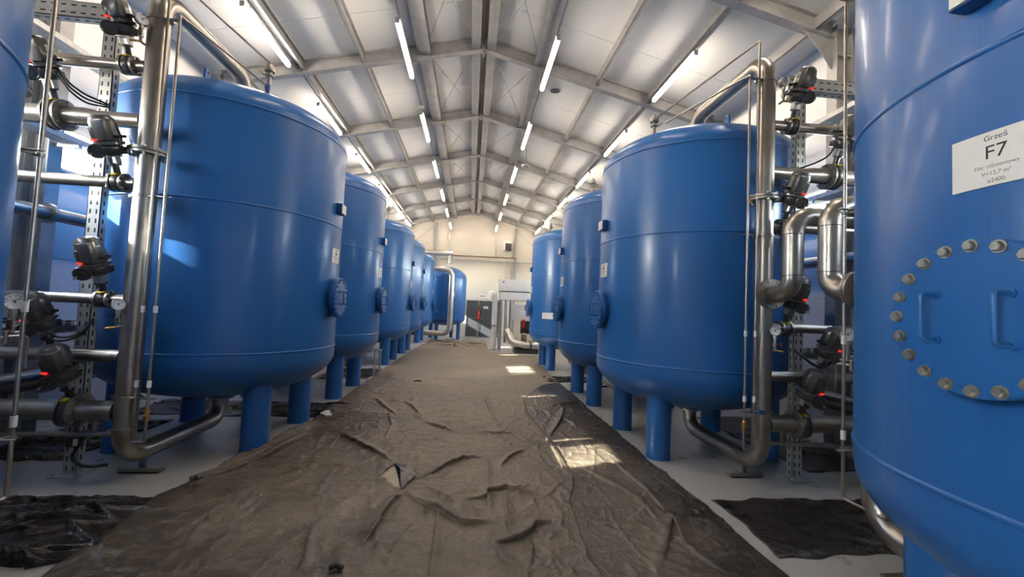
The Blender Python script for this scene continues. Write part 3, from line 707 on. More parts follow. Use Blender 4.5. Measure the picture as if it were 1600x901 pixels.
tubes(-1, 'left'); tubes(1, 'right')
for s, nm, x in ((-1, 'left', 2.82), (1, 'right', 2.85)):
    t = thing('sampling_tube', 'thin upright sampling tube standing clear beside the nearest %s tank' % nm, 'tube', (0, 0, 0), 0, 'thin sampling tubes')
    y = 2.93
    obj('pipe', MB().tube(fillet([(s * (x - 0.15), 2.2, 4.6), (s * x, y, 4.55), (s * x, y, 0.33), (s * (x + 0.02), 2.62, 0.33), (s * (x + 0.02), 2.62, 0.56)], 0.02, 4), 0.0125, 10), M['steel'], t)
    for z in (1.52, 0.80): obj('marker_sleeve', MB().lathe([(0.0145, z - 0.035), (0.018, z - 0.033), (0.018, z + 0.033), (0.0145, z + 0.035)], 12, Matrix.Translation((s * x, y, 0))), M['white'], t)
    for z in (2.50, 0.70):
        cl = MB(); cl.lathe([(0.0135, z - 0.012), (0.022, z - 0.010), (0.022, z + 0.010), (0.0135, z + 0.012)], 10, Matrix.Translation((s * x, y, 0))); cl.box((s * (x + 0.03), y - 0.06, z), (0.022, 0.14, 0.012))
        obj('tube_clip', cl, M['steel_dull'], t)
    bv = MB(); bv.lathe([(0.016, 0.50), (0.024, 0.53), (0.024, 0.58), (0.016, 0.60)], 10, Matrix.Translation((s * (x + 0.02), 2.62, 0))); obj('ball_valve', bv, M['brass'], t)
    obj('lever', MB().box((s * (x - 0.03), 2.64, 0.60), (0.05, 0.05, 0.03), ch=0.006), M['yellow'], t)

# perforated steel rack behind the pipes
def channel(p0, p1, w, dpt, face, holes=True):
    """U channel from p0 to p1: web faces 'face', with slots"""
    p0 = Vector(p0); p1 = Vector(p1); ax = (p1 - p0).normalized(); fc = Vector(face).normalized(); sd = ax.cross(fc).normalized(); L = (p1 - p0).length
    T = Matrix(((sd.x, fc.x, ax.x, p0.x), (sd.y, fc.y, ax.y, p0.y), (sd.z, fc.z, ax.z, p0.z), (0, 0, 0, 1)))
    mb = MB(); th = 0.006
    mb.box((0, -th / 2, L / 2), (w, th, L), T); mb.box((w / 2 - th / 2, -dpt / 2, L / 2), (th, dpt, L), T); mb.box((-w / 2 + th / 2, -dpt / 2, L / 2), (th, dpt, L), T)
    if holes:
        mb.mat = 1; n = int(L / 0.085)
        for k in range(n):
            z = 0.05 + k * 0.085
            for q in (-0.24, 0.24): mb.box((q * w, 0.0006, z), (0.014, 0.0012, 0.042), T)
            for sgn in (-1, 1): mb.box((sgn * (w / 2 + 0.0006), -dpt / 2, z), (0.0012, 0.016, 0.042), T)
    return mb
for s, nm in ((-1, 'left'), (1, 'right')):
    t = thing('pipe_rack', 'perforated grey steel rack behind the tall %s pipe' % nm, 'rack', (0, 0, 0), 0, 'perforated steel pipe racks')
    y = 4.095
    for x in (3.46, 4.62):
        p = obj('post', channel((s * x, y, 0.012), (s * x, y, 4.30), 0.11, 0.075, (0, -1, 0)), [M['galv'], M['hole']], t)
        bp = MB().box((s * x, y + 0.03, 0.006), (0.24, 0.20, 0.012))
        for a in (-0.09, 0.09): hexbolt(bp, (s * x + a, y - 0.04, 0.012), (0, 0, 1), 0.012, 0.02)
        obj('base_plate', bp, M['galv'], p)
    obj('beam', channel((s * 3.30, y - 0.01, 4.22), (s * 4.8, y - 0.01, 4.22), 0.15, 0.09, (0, -1, 0)), [M['galv'], M['hole']], t)
    obj('beam', channel((s * 3.53, y, 1.34), (s * 4.56, y, 1.34), 0.045, 0.04, (0, -1, 0)), [M['galv'], M['hole']], t)
    obj('beam', channel((s * 4.62, y + 0.10, 3.45), (s * 4.62, y + 0.9, 3.45), 0.08, 0.06, (-s, 0, 0)), [M['galv'], M['hole']], t)
    # cable trays on the wall
    for z, x in ((4.28, 4.58), (3.28, 4.60)):
        tr = MB(); tr.box((s * x, 8, z), (0.20, 20, 0.004)); tr.box((s * (x - 0.1), 8, z + 0.03), (0.004, 20, 0.06)); tr.box((s * (x + 0.1), 8, z + 0.03), (0.004, 20, 0.06))
        o = obj('cable_tray', tr, M['galv']); tag(o, '%s cable tray running along the %s wall' % ('upper' if z > 4 else 'lower', nm), 'cable tray')
        for yy in FR[2:]: obj('bracket', MB().box((s * (x + 0.06), yy, z - 0.02), (0.30, 0.04, 0.04)), M['galv'], o)

# black cables of the motor valves
def cable(pts, label, r=0.0085):
    tag(obj('cable', MB().tube(fillet(pts, 0.12, 6), r, 8), M['rubber']), label, 'cable', 'black cables from the valve motors')
for q in range(3):
    o = 0.03 * q
    cable([(-3.60, 3.80, 3.52 - o), (-3.52, 3.84, 3.40 - o), (-3.46, 3.92, 3.35 - 1.2 * o), (-3.43, 4.10, 3.36 - 0.5 * o)], 'black cable from the big upper left valve motor, %s of three' % ['upper', 'middle', 'lower'][q])
for q in range(2):
    o = 0.05 * q
    cable([(-3.50, 3.80, 1.30 - o), (-3.42, 3.82, 1.22 - 0.6 * o), (-3.32, 3.92, 1.26 - 0.4 * o), (-3.38, 4.10, 1.38)], 'black cable from the lower left valve motor to the post, %s one' % ['upper', 'lower'][q], 0.010)
cable([(3.62, 3.80, 3.50), (3.56, 3.84, 3.34), (3.50, 3.95, 3.30), (3.40, 4.10, 3.27)], 'black cable hanging from the upper right valve motor')
cable([(3.60, 3.82, 1.26), (3.52, 3.86, 1.18), (3.46, 3.92, 1.22), (3.42, 4.10, 1.34)], 'thick black cable between the lower right valve motor and the post', 0.014)
cable([(-3.36, 4.10, 0.34), (-3.30, 3.90, 0.22), (-3.14, 3.84, 0.17), (-3.02, 3.93, 0.16)], 'black hose looping at the foot of the tall left pipe', 0.013)
b = thing('junction_box', 'small dark box fixed to the foot of the left rack post', 'box', (-3.43, 4.09, 0.30))
obj('box', MB().box((0, 0, 0), (0.11, 0.06, 0.09), ch=0.008), M['black'], b); obj('sticker', MB().box((0.03, -0.0315, 0.0), (0.04, 0.002, 0.06)), M['white'], b)

# ------------------------------------------------------------------ sheets on the floor
def polyw(p, y):
    ys = [a[1] for a in p]; xs = [a[0] for a in p]; return np.interp(y, ys, xs)
def ridge(X, Y, Z, pts, h, w, asym=0.28, over=0.0):
    pts = [np.array(p, float) for p in pts]
    if over and -(pts[-1] - pts[0])[1] * 0.15 + (pts[-1] - pts[0])[0] < 0: pts = pts[::-1]      # steep side towards the near end
    seg = [np.linalg.norm(b - a) for a, b in zip(pts[:-1], pts[1:])]; tot = sum(seg); acc = 0.0
    lo = np.min(pts, axis=0) - 5 * w; hi = np.max(pts, axis=0) + 5 * w
    msk = (X > lo[0]) & (X < hi[0]) & (Y > lo[1]) & (Y < hi[1])
    if not msk.any(): return
    x = X[msk]; y = Y[msk]; bd = np.full(x.shape, 1e9); sg = np.zeros(x.shape); al = np.zeros(x.shape); nx = np.zeros(x.shape); ny = np.zeros(x.shape)
    for (a, b, L) in zip(pts[:-1], pts[1:], seg):
        d = (b - a) / max(L, 1e-6); t = np.clip((x - a[0]) * d[0] + (y - a[1]) * d[1], 0, L)
        px = x - a[0] - t * d[0]; py = y - a[1] - t * d[1]; dist = np.hypot(px, py); s = px * -d[1] + py * d[0]
        u = dist < bd; bd[u] = dist[u]; sg[u] = np.sign(s[u]); al[u] = (acc + t[u]) / tot; nx[u] = -d[1]; ny[u] = d[0]; acc += L
    tap = np.clip(np.sin(np.clip(al, 0.0, 1.0) * PI), 0, 1) ** 0.6
    ww = np.where(sg > 0, w, w * asym) * (0.4 + 0.6 * tap)
    e = tap * np.exp(-(bd / ww) ** 2)
    Z[msk] += h * e
    if over:
        X[msk] -= nx * e * h * over; Y[msk] -= ny * e * h * over
def fbm(X, Y, amp, freq, seed, octs=4):
    r = np.random.default_rng(seed); Z = np.zeros(X.shape)
    for o in range(octs):
        for k in range(5):
            a = r.uniform(0, 2 * PI); f = freq * 2 ** o * r.uniform(0.7, 1.3); ph = r.uniform(0, 6.28)
            Z += amp / (1.7 ** o) / 5 * np.sin(f * (X * math.cos(a) + Y * math.sin(a)) + ph + 0.8 * np.sin(f * 0.6 * (Y * math.cos(a) - X * math.sin(a)) + ph * 2))
    return Z
def sheet(name, left, right, ys, nx, folds, rnd, base, mats, label, cat, jag=0.008, amp=0.004, thick=True, seed=1, hole=None, region=None):
    ys = np.array(ys); ny = len(ys); s = np.linspace(0, 1, nx)
    xl = polyw(left, ys); xr2 = polyw(right, ys)
    r = np.random.default_rng(seed)
    xl = xl + jag * (np.sin(ys * 3.1 + seed) + 0.6 * np.sin(ys * 8.3 + 2 * seed) + 0.4 * np.sin(ys * 21 + seed)); xr2 = xr2 + jag * (np.sin(ys * 2.7 + 3 * seed) + 0.6 * np.sin(ys * 7.9) + 0.4 * np.sin(ys * 19 + seed))
    X = xl[:, None] + (xr2 - xl)[:, None] * s[None, :]; Y = np.repeat(ys[:, None], nx, 1)
    e = jag * np.sin(X * 6 + seed) + 0.7 * jag * np.sin(X * 17 + 2 * seed)
    wy = np.zeros(ny); wy[0] = 1; wy[-1] = 1; Y = Y + e * wy[:, None]
    Z = np.full(X.shape, base) + np.abs(fbm(X, Y, amp, 2.2, seed, 5)) 
    X0 = X.copy(); Y0_ = Y.copy()
    for p, h, w in folds: ridge(X, Y, Z, p, h, w, 0.30, 0.9)
    x0, x1, y0, y1 = region if region else (X.min(), X.max(), ys[0], ys[-1])
    for k in range(rnd):
        cx, cy = r.uniform(x0, x1), r.uniform(y0, y1); L = r.uniform(0.12, 0.7); a = r.choice([0.0, PI / 2, r.uniform(0, PI), r.uniform(0, PI)]) + r.uniform(-0.25, 0.25)
        c = r.uniform(-0.35, 0.35); p = []
        for q in (-1, -0.4, 0.3, 1): p.append((cx + q * L / 2 * math.cos(a) - c * L * 0.3 * (1 - q * q) * math.sin(a), cy + q * L / 2 * math.sin(a) + c * L * 0.3 * (1 - q * q) * math.cos(a)))
        ridge(X, Y, Z, p, r.uniform(0.004, 0.019) * r.uniform(0.3, 1.0), r.uniform(0.012, 0.036), r.uniform(0.3, 1.0))
    v = np.stack([X, Y, Z], -1).reshape(-1, 3)
    idx = np.arange(ny * nx).reshape(ny, nx); f = np.stack([idx[:-1, :-1], idx[:-1, 1:], idx[1:, 1:], idx[1:, :-1]], -1).reshape(-1, 4)
    if hole is not None:
        c = v[f].mean(1); keep = ~hole(c[:, 0], c[:, 1]); f = f[keep]
    vs = v.tolist(); fs = f.tolist()
    border = []                                               # skirt down to the floor: the sheet's own thickness
    bl = list(idx[0, :]) + list(idx[1:, -1]) + list(idx[-1, -2::-1]) + list(idx[-2:0:-1, 0]); n0 = len(vs)
    for i in bl: q = vs[i]; vs.append([q[0], q[1], 0.001 if base < 0.012 else base - 0.006])
    m = len(bl)
    for k in range(m): fs.append([bl[k], n0 + k, n0 + (k + 1) % m, bl[(k + 1) % m]])
    me = bpy.data.meshes.new(name); me.from_pydata(vs, [], fs); me.materials.append(mats); me.polygons.foreach_set('use_smooth', [True] * len(fs)); me.update()
    o = linkobj(name, me); tag(o, label, cat); return o
FOLD = {
 'a': [(-1.59, 7.41), (-1.29, 6.82), (-1.0, 6.26)], 'b': [(-1.06, 7.22), (-0.81, 6.73), (-0.64, 6.23)], 'c': [(-0.59, 5.96), (-0.37, 5.76), (-0.14, 5.47)], 'd': [(0.09, 5.44), (0.45, 5.48), (0.73, 5.44)],
 'e': [(-1.49, 4.87), (-1.49, 5.25), (-1.36, 5.16), (-1.09, 4.88), (-0.88, 4.66), (-0.72, 4.44)], 'f': [(-1.88, 4.28), (-1.41, 4.34), (-0.95, 4.3), (-0.77, 4.33)],
 'g': [(-0.49, 3.76), (-0.4, 3.62), (-0.17, 3.45), (-0.05, 3.32), (0.02, 3.24), (0.3, 3.22)], 'h': [(-0.5, 3.72), (-0.57, 3.6), (-0.62, 3.42), (-0.64, 3.29), (-0.63, 3.14), (-0.65, 2.95)],
 'i': [(-0.84, 3.76), (-0.9, 3.56), (-0.95, 3.34), (-1.02, 3.14), (-0.96, 2.86), (-0.95, 2.67)], 'j': [(-0.39, 4.03), (-0.29, 4.18), (-0.16, 4.4), (-0.03, 4.58), (0.27, 4.59)],
 'k': [(-0.01, 3.56), (0.18, 3.66), (0.26, 3.78), (0.4, 3.83), (0.62, 3.72), (0.82, 3.52)], 'l': [(0.37, 4.35), (0.49, 4.63), (0.71, 4.88)], 'm': [(0.39, 8.3), (0.35, 7.36), (0.41, 6.37), (0.38, 5.81)],
 'o': [(-0.18, 3.89), (-0.17, 3.42), (-0.16, 3.05), (-0.16, 2.4)], 'p': [(0.25, 4.59), (0.24, 3.89), (0.23, 3.35)], 'q': [(0.37, 3.8), (0.37, 3.34), (0.36, 3.01)],
 'r': [(0.22, 2.96), (0.36, 3.0), (0.47, 3.07), (0.54, 3.21), (0.7, 3.24)], 's': [(0.26, 2.94), (0.28, 2.77), (0.39, 2.64)], 't': [(0.5, 2.96), (0.45, 2.7)], 'x': [(-0.34, 3.89), (-0.15, 3.68), (0.0, 3.5), (0.15, 3.4)],
 'v1': [(-0.84, 2.96), (-0.51, 2.96), (-0.16, 2.94)], 'v2': [(-0.62, 6.23), (0.25, 6.24)], 'v3': [(0.29, 4.93), (0.93, 4.97)], 'w': [(-0.96, 5.19), (-0.96, 5.73), (-1.14, 6.38)],
 'roll1': [(-2.26, 4.05), (-2.15, 4.4), (-2.02, 4.7), (-2.01, 5.3), (-2.0, 5.9)], 'roll2': [(-2.08, 4.3), (-1.96, 4.7), (-1.92, 5.01), (-1.86, 5.3)],
 'l1': [(-2.1, 3.6), (-2.25, 3.87), (-2.24, 4.1), (-2.18, 4.65)], 'l2': [(-1.73, 2.9), (-1.79, 3.1), (-1.84, 3.36)],
 'edge': [(1.0, 7.5), (0.93, 6.53), (1.0, 5.84), (1.04, 5.28), (1.05, 4.75), (1.03, 4.14)]}
FS = {'e': (0.032, 0.05), 'g': (0.034, 0.045), 'h': (0.034, 0.05), 'i': (0.026, 0.05), 'j': (0.028, 0.05), 'k': (0.030, 0.05), 'roll1': (0.055, 0.055), 'roll2': (0.05, 0.05), 'f': (0.012, 0.03), 'r': (0.035, 0.05), 'a': (0.026, 0.05), 'b': (0.022, 0.05), 'c': (0.022, 0.05), 'd': (0.02, 0.035), 'v1': (0.006, 0.02), 'v2': (0.007, 0.02), 'v3': (0.007, 0.02), 'o': (0.016, 0.03), 'edge': (0.02, 0.045), 'm': (0.022, 0.035), 'l': (0.022, 0.04)}
folds = [(p, FS.get(k, (0.018, 0.035))[0] * 1.6, FS.get(k, (0.018, 0.035))[1] * 1.15) for k, p in FOLD.items()]
ys = np.concatenate([np.arange(1.2, 6.6, 0.021), np.arange(6.6, 12, 0.045), np.arange(12, 20.16, 0.09)])
LE = [(-2.08, 1.0), (-2.08, 1.95), (-2.32, 2.35), (-2.34, 2.68), (-2.36, 3.05), (-2.46, 3.7), (-2.30, 4.2), (-2.10, 4.5), (-2.08, 5.0), (-2.08, 9.0), (-2.08, 11.1), (-2.02, 14.9), (-1.7, 21)]
ME = [(0.84, 1.0), (0.89, 2.6), (0.87, 2.75), (0.90, 3.04), (0.91, 3.35), (0.93, 3.60), (1.0, 3.78), (1.06, 4.0), (1.08, 4.14), (1.10, 4.75), (1.08, 5.28), (1.04, 5.84), (0.96, 6.53), (1.05, 7.6), (1.6, 9.0), (2.085, 9.4), (2.085, 12.6), (2.5, 13.3), (2.4, 14.6), (0.76, 15.2), (0.74, 20.2)]
RE = [(2.01, 1.0), (2.01, 1.95), (2.11, 2.3), (2.11, 2.58), (2.105, 3.1), (2.115, 3.64), (2.085, 4.6), (2.08, 5.8), (2.08, 6.7), (2.08, 7.9), (2.09, 9.3), (2.09, 12.2)]
tri = np.array([(-0.78, 4.07), (-0.70, 4.38), (-0.53, 3.78)])
def inhole(x, y):
    def sd(a, b): return (x - b[0]) * (a[1] - b[1]) - (a[0] - b[0]) * (y - b[1])
    d1, d2, d3 = sd(tri[0], tri[1]), sd(tri[1], tri[2]), sd(tri[2], tri[0])
    return ~(((d1 < 0) | (d2 < 0) | (d3 < 0)) & ((d1 > 0) | (d2 > 0) | (d3 > 0)))
far = []
r2 = np.random.default_rng(5)
for k in range(26):
    cx, cy = r2.uniform(-1.6, 0.6), r2.uniform(16.5, 19.6); a = r2.uniform(-0.5, 0.5); L = r2.uniform(0.6, 1.8)
    far.append(([(cx - L / 2 * math.cos(a), cy - L / 2 * math.sin(a)), (cx, cy + r2.uniform(-.1, .1)), (cx + L / 2 * math.cos(a), cy + L / 2 * math.sin(a))], r2.uniform(0.03, 0.09), r2.uniform(0.08, 0.16)))
main = sheet('protective_sheet', LE, ME, ys, 225, folds + far, 1500, 0.012, M['sheet'], 'wide dusty grey-brown protective sheet, wrinkled, covering the aisle', 'floor sheet', amp=0.006, seed=3, hole=inhole, region=(-2.3, 1.0, 1.8, 9.5))
FOLD2 = {'bb': [(1.08, 5.38), (1.32, 6.01), (1.64, 6.97)], 'cc': [(1.24, 6.94), (1.64, 7.23), (2.14, 7.51)], 'dd': [(1.24, 4.37), (1.32, 4.18), (1.47, 3.9), (1.56, 3.65), (1.56, 3.27)], 'ee': [(1.64, 4.59), (1.68, 4.25), (1.71, 3.95), (1.72, 3.65), (1.7, 3.39)],
 'ff': [(1.26, 2.61), (1.44, 2.9), (1.63, 3.23), (1.72, 3.33), (1.71, 3.2), (1.62, 2.93), (1.65, 2.78), (1.73, 2.59)], 'gg': [(1.66, 2.93), (2.07, 3.23)]}
FS2 = {'bb': (0.035, 0.06), 'cc': (0.03, 0.045), 'dd': (0.022, 0.05), 'ee': (0.018, 0.05), 'ff': (0.026, 0.05), 'gg': (0.014, 0.035)}
ys2 = np.concatenate([np.arange(1.2, 6.6, 0.024), np.arange(6.6, 9.41, 0.05)])
sheet('protective_sheet', [(0.6, 1.0), (0.7, 8.0), (1.2, 8.8), (1.7, 9.4)], RE, ys2, 110, [(p, FS2[k][0] * 1.4, FS2[k][1]) for k, p in FOLD2.items()], 420, 0.004, M['sheet_dark'], 'darker black protective sheet along the right row of tanks', 'floor sheet', amp=0.004, seed=8, region=(1.0, 2.2, 1.8, 8.5))
# folded back corner of the main sheet
cm = MB()
A_, B_, C_, D_, E_ = (-0.70, 4.38, 0.03), (-0.53, 3.78, 0.03), (-0.44, 4.06, 0.045), (-0.50, 4.29, 0.04), (-0.60, 4.10, 0.085)
g = 8; pts = {}
cm.add([A_, E_, B_, C_, D_], [(0, 1, 4), (1, 2, 3), (1, 3, 4), (0, 4, 3, 2)])
obj('folded_flap', cm, M['film'], main)
cm = MB(); cm.add([(-0.79, 4.07, 0.009), (-0.70, 4.39, 0.009), (-0.62, 4.08, 0.035), (-0.53, 3.77, 0.009)], [(0, 2, 1), (0, 3, 2), (0, 1, 3), (1, 2, 3)])
obj('turned_corner', cm, M['sheet_back'], main)
hm = MB()
for off, z, q in ((0.0, 0.035, 0.024), (0.05, 0.055, 0.020), (0.10, 0.04, 0.022)):
    hm.tube(fillet([(-2.38 + off, 3.98, z * 0.7), (-2.20 + off, 4.30, z), (-2.075 + off, 4.65, z + 0.015), (-2.0 + off, 5.0, z), (-1.90 + off * 0.4, 5.30, z * 0.6)], 0.25, 5), q, 8)
obj('rolled_hem', hm, M['sheet_dark'], main)
# black films in the bays
def film(name, x0, x1, y0, y1, label, rnd, seed, step=0.03, h=(0.012, 0.035), skew=0.0):
    r = np.random.default_rng(seed); fl = []
    for k in range(rnd):
        cx, cy = r.uniform(x0, x1), r.uniform(y0, y1); a = r.uniform(-0.7, 0.7); L = r.uniform(0.3, 1.0)
        fl.append(([(cx - L / 2 * math.cos(a), cy - L / 2 * math.sin(a)), (cx, cy + r.uniform(-.06, .06)), (cx + L / 2 * math.cos(a), cy + L / 2 * math.sin(a))], r.uniform(*h), r.uniform(0.02, 0.055)))
    return sheet(name, [(x0, y0), (x0 + skew, y1)], [(x1, y0), (x1 + skew, y1)], np.arange(y0, y1 + 1e-6, step), max(8, int((x1 - x0) / step)), fl, 40, 0.004, M['film'], label, 'floor film', jag=0.02, amp=0.010, seed=seed)
film('plastic_film', -4.9, -2.30, 2.80, 3.70, 'crumpled black plastic film on the floor, bottom left corner', 80, 21, 0.022, (0.018, 0.055))
film('plastic_film', 2.235, 4.6, 2.77, 3.64, 'flat black plastic film on the floor beside the F7 tank', 16, 22, 0.028, (0.006, 0.016))
film('plastic_film', -4.70, -3.80, 4.45, 5.9, 'black plastic film under the left pipes by the wall', 22, 23, 0.04, (0.02, 0.05))
film('plastic_film', -4.6, -1.78, 6.12, 7.02, 'black plastic film lying between the first two whole left tanks', 26, 24, 0.04, (0.01, 0.035))
film('plastic_film', 1.75, 4.2, 9.45, 10.3, 'black plastic strip between the far right tanks', 14, 25, 0.05, (0.01, 0.02))
film('plastic_film', 3.75, 4.70, 4.3, 6.6, 'dark plastic film behind the right rack post', 12, 26, 0.05, (0.01, 0.03))
film('plastic_film', -4.2, -2.12, 9.2, 10.6, 'black plastic film between the second and third whole left tanks', 18, 27, 0.06, (0.01, 0.04))
sp = MB(); sp.box((0, 0, 0.03), (0.10, 0.20, 0.03), ch=0.012); sp.box((0.03, 0.05, 0.05), (0.09, 0.08, 0.02), ch=0.008)
o = obj('crumpled_wrapper', sp, M['white']); o.location = (-1.98, 6.2, 0.0); o.rotation_euler = (0, 0, 0.7); tag(o, 'small pale crumpled wrapper on black film by the left tank leg', 'litter')

# ------------------------------------------------------------------ far end of the hall
# rear tank
t = thing('pressure_tank', 'smaller blue tank at the far end, behind the silver bent pipe', 'tank', (-1.29, 21.0, 0), -PI / 2 + 0.35)
r_, a0, a1 = 1.0, 1.0, 2.98
p = [(0.02, a0 - 0.35)] + [(r_ * math.cos(PI / 2 * (1 - k / 10)), a0 - 0.35 * math.sin(PI / 2 * (1 - k / 10))) for k in range(1, 11)] + [(r_, a1)] + [(max(0.02, r_ * math.cos(PI / 2 * k / 10)), a1 + 0.60 * math.sin(PI / 2 * k / 10)) for k in range(1, 11)]
obj('shell', MB().lathe(p, 64), M['blue'], t, 60)
for z in (a0, a1): obj('weld_seam', MB().lathe([(r_ - .003, z - .012), (r_ + .007, z), (r_ - .003, z + .012)], 64, cap0=False, cap1=False), M['blue'], t)
for x in (-1, 1):
    for y in (-1, 1): obj('leg', MB().lathe([(0.09, 0), (0.09, 0.82)], 20, Matrix.Translation((x * 0.55, y * 0.55, 0))), M['blue'], t)
obj('name_label', MB().box((r_ * 0.985, 0.0, 2.18), (0.05, 0.26, 0.20)), M['white'], t)
obj('sampling_cock', MB().cyl((r_ * 0.8, -0.6, 1.32), (r_ * 0.8 + 0.25, -0.75, 1.32), 0.02, 8).box((r_ * 0.8 + 0.2, -0.72, 1.36), (0.03, 0.12, 0.03)), M['bolt'], t)
# silver bent pipe
t = thing('silver_pipe', 'thick silver C-bent pipe at the far end in front of the rear blue tank', 'pipe', (0, 0, 0))
obj('pipe', MB().tube(fillet([(-2.05, 19.75, 3.36), (-0.97, 19.75, 3.36), (-0.97, 19.75, 0.33), (-2.9, 19.75, 0.33)], [0.36, 0.36], 10), 0.125, 24), M['duct'], t)
obj('support_foot', MB().box((-1.75, 19.75, 0.105), (0.05, 0.05, 0.21)).box((-1.75, 19.75, 0.01), (0.25, 0.2, 0.02)), M['galv'], t)
# header along the end wall and pipes
t = thing('wall_pipe', 'rusty brown pipe running across the end wall', 'pipe', (0, 0, 0)); obj('pipe', MB().tube([(-1.8, Y1 - 0.25, 4.36), (2.35, Y1 - 0.25, 4.40)], 0.035, 12), M['rust'], t)
hb = MB()
for x in (-0.9, 0.0, 0.9, 1.8): hb.box((x, Y1 - 0.13, 4.33), (0.03, 0.24, 0.03))
obj('bracket', hb, M['galv'], t)
t = thing('wall_pipe', 'grey pipe running across the end wall below the brown one', 'pipe', (0, 0, 0)); obj('pipe', MB().tube([(-1.8, Y1 - 0.16, 4.16), (3.4, Y1 - 0.16, 4.18)], 0.03, 12), M['galv'], t)
hb = MB()
for x in (-0.4, 0.5, 1.5, 2.4): hb.box((x, Y1 - 0.08, 4.15), (0.03, 0.16, 0.03)); hb.cyl((x, Y1 - 0.16, 4.16), (x, Y1 - 0.16, 3.95), 0.012, 8)
obj('bracket', hb, M['galv'], t)
t = thing('air_duct', 'short silver duct high on the end wall above the rear tank', 'duct', (0, 0, 0)); obj('duct', MB().tube([(-3.6, Y1 - 0.5, 4.42), (-1.1, Y1 - 0.5, 4.42)], 0.15, 20), M['duct'], t)
obj('outlet', MB().cyl((-1.25, Y1 - 0.5, 4.42), (-1.25, Y1 - 0.5, 3.85), 0.12, 16), M['galv'], t)
for x, nm in ((-1.36, 'left'), (1.21, 'right')):
    tag(obj('cable_conduit', MB().box((x, Y1 - 0.03, 4.98), (0.09, 0.06, 1.20)), M['galv']), 'pale upright conduit on the end wall under the %s battens' % nm, 'conduit', 'conduits on the end wall')
t = thing('loudspeaker', 'black loudspeaker box high on the end wall', 'loudspeaker', (1.82, Y1 - 0.16, 5.05), 0.25)
obj('cabinet', MB().box((0, 0, 0), (0.40, 0.26, 0.54), ch=0.02), M['white'], t); obj('grille', MB().box((0.02, -0.135, -0.06), (0.36, 0.02, 0.42), ch=0.006), M['black'], t); obj('mount_bracket', MB().box((0, 0.12, 0), (0.08, 0.16, 0.1)), M['galv'], t)
# doors
d = MB(); d.box((0.06, Y1 - 0.03, 0.97), (0.52, 0.05, 1.90)); o = struct('door_1', d, M['door'])
fr = MB()
for x in (-0.23, 0.35): fr.box((x, Y1 - 0.03, 0.98), (0.06, 0.08, 1.96))
fr.box((0.06, Y1 - 0.03, 1.95), (0.64, 0.08, 0.06)); obj('door_frame', fr, M['door'], o); obj('door_handle', MB().box((0.26, Y1 - 0.08, 1.0), (0.12, 0.03, 0.03)), M['bolt'], o)
d = MB(); d.box((0.98, Y1 - 0.03, 0.97), (0.96, 0.05, 1.90)); o = struct('door_2', d, M['door'])
fr = MB()
for x in (0.47, 1.49): fr.box((x, Y1 - 0.03, 0.98), (0.06, 0.08, 1.96))
fr.box((0.98, Y1 - 0.03, 1.95), (1.08, 0.08, 0.06)); obj('door_frame', fr, M['door'], o); obj('door_handle', MB().box((0.60, Y1 - 0.08, 1.0), (0.12, 0.03, 0.03)), M['bolt'], o)
t = thing('door_sign', 'small white sign on the right dark door', 'sign', (0.80, Y1 - 0.058, 1.62)); obj('plate', MB().box((0, 0, 0), (0.24, 0.006, 0.13)), M['white'], t)
sb = MB()
for z, w in ((0.03, 0.18), (0.0, 0.15), (-0.03, 0.18)): sb.box((0, -0.004, z), (w, 0.002, 0.012))
obj('print', sb, M['ink_grey'], t)
t = thing('wall_sign', 'small sign on the end wall above the doors', 'sign', (0.60, Y1 - 0.012, 2.24)); obj('plate', MB().box((0, 0, 0), (0.34, 0.012, 0.17)), M['cabinet'], t)
sb = MB()
for x, w in ((-0.10, 0.06), (-0.02, 0.05), (0.07, 0.08)): sb.box((x, -0.007, 0), (w, 0.003, 0.09))
obj('print', sb, M['ink_grey'], t)
t = thing('fire_extinguisher', 'red fire extinguisher hanging between the two dark doors', 'extinguisher', (0.41, Y1 - 0.14, 0.95))
obj('cylinder', MB().lathe([(0.03, 0), (0.065, 0.02), (0.07, 0.05), (0.07, 0.36), (0.05, 0.44), (0.03, 0.47)], 20), M['red'], t); obj('valve_head', MB().box((0, 0, 0.50), (0.05, 0.09, 0.06), ch=0.01), M['black'], t); obj('hose', MB().tube(fillet([(0.04, 0, 0.50), (0.13, 0, 0.48), (0.13, 0, 0.15)], 0.04, 5), 0.012, 8), M['black'], t)
t = thing('red_hydrant_panel', 'red sign panel above the extinguisher between the dark doors', 'sign', (0.41, Y1 - 0.012, 1.62)); obj('plate', MB().box((0, 0, 0), (0.10, 0.01, 0.12)), M['red'], t)
# white machine with its pipes by the far right tank
t = thing('dosing_cabinet', 'tall white cabinet machine on legs beside the far right tank', 'machine', (0, 0, 0))
cx = 1.87; cy = 16.5
obj('upper_cabinet', MB().box((cx, cy, 2.52), (1.60, 1.0, 0.44), ch=0.01), M['cabinet'], t); obj('lower_cabinet', MB().box((cx, cy, 2.11), (1.58, 0.98, 0.32), ch=0.01), M['cabinet'], t)
obj('top_rail', MB().box((cx, cy, 2.755), (1.62, 1.02, 0.03)), M['white'], t); obj('edge_strip', MB().box((cx, cy - 0.495, 2.285), (1.60, 0.02, 0.02)), M['hole'], t); obj('maker_mark', MB().lathe([(0.02, 0), (0.035, 0.004)], 12, axisT((1.20, cy - 0.502, 2.65), (0, -1, 0))), M['ink_grey'], t)
for x in (1.16, 2.6):
    for y in (-0.42, 0.42): obj('leg', MB().box((x, cy + y, 0.98), (0.08, 0.08, 1.94)).box((x, cy + y, 0.01), (0.14, 0.14, 0.02)), M['galv'], t)
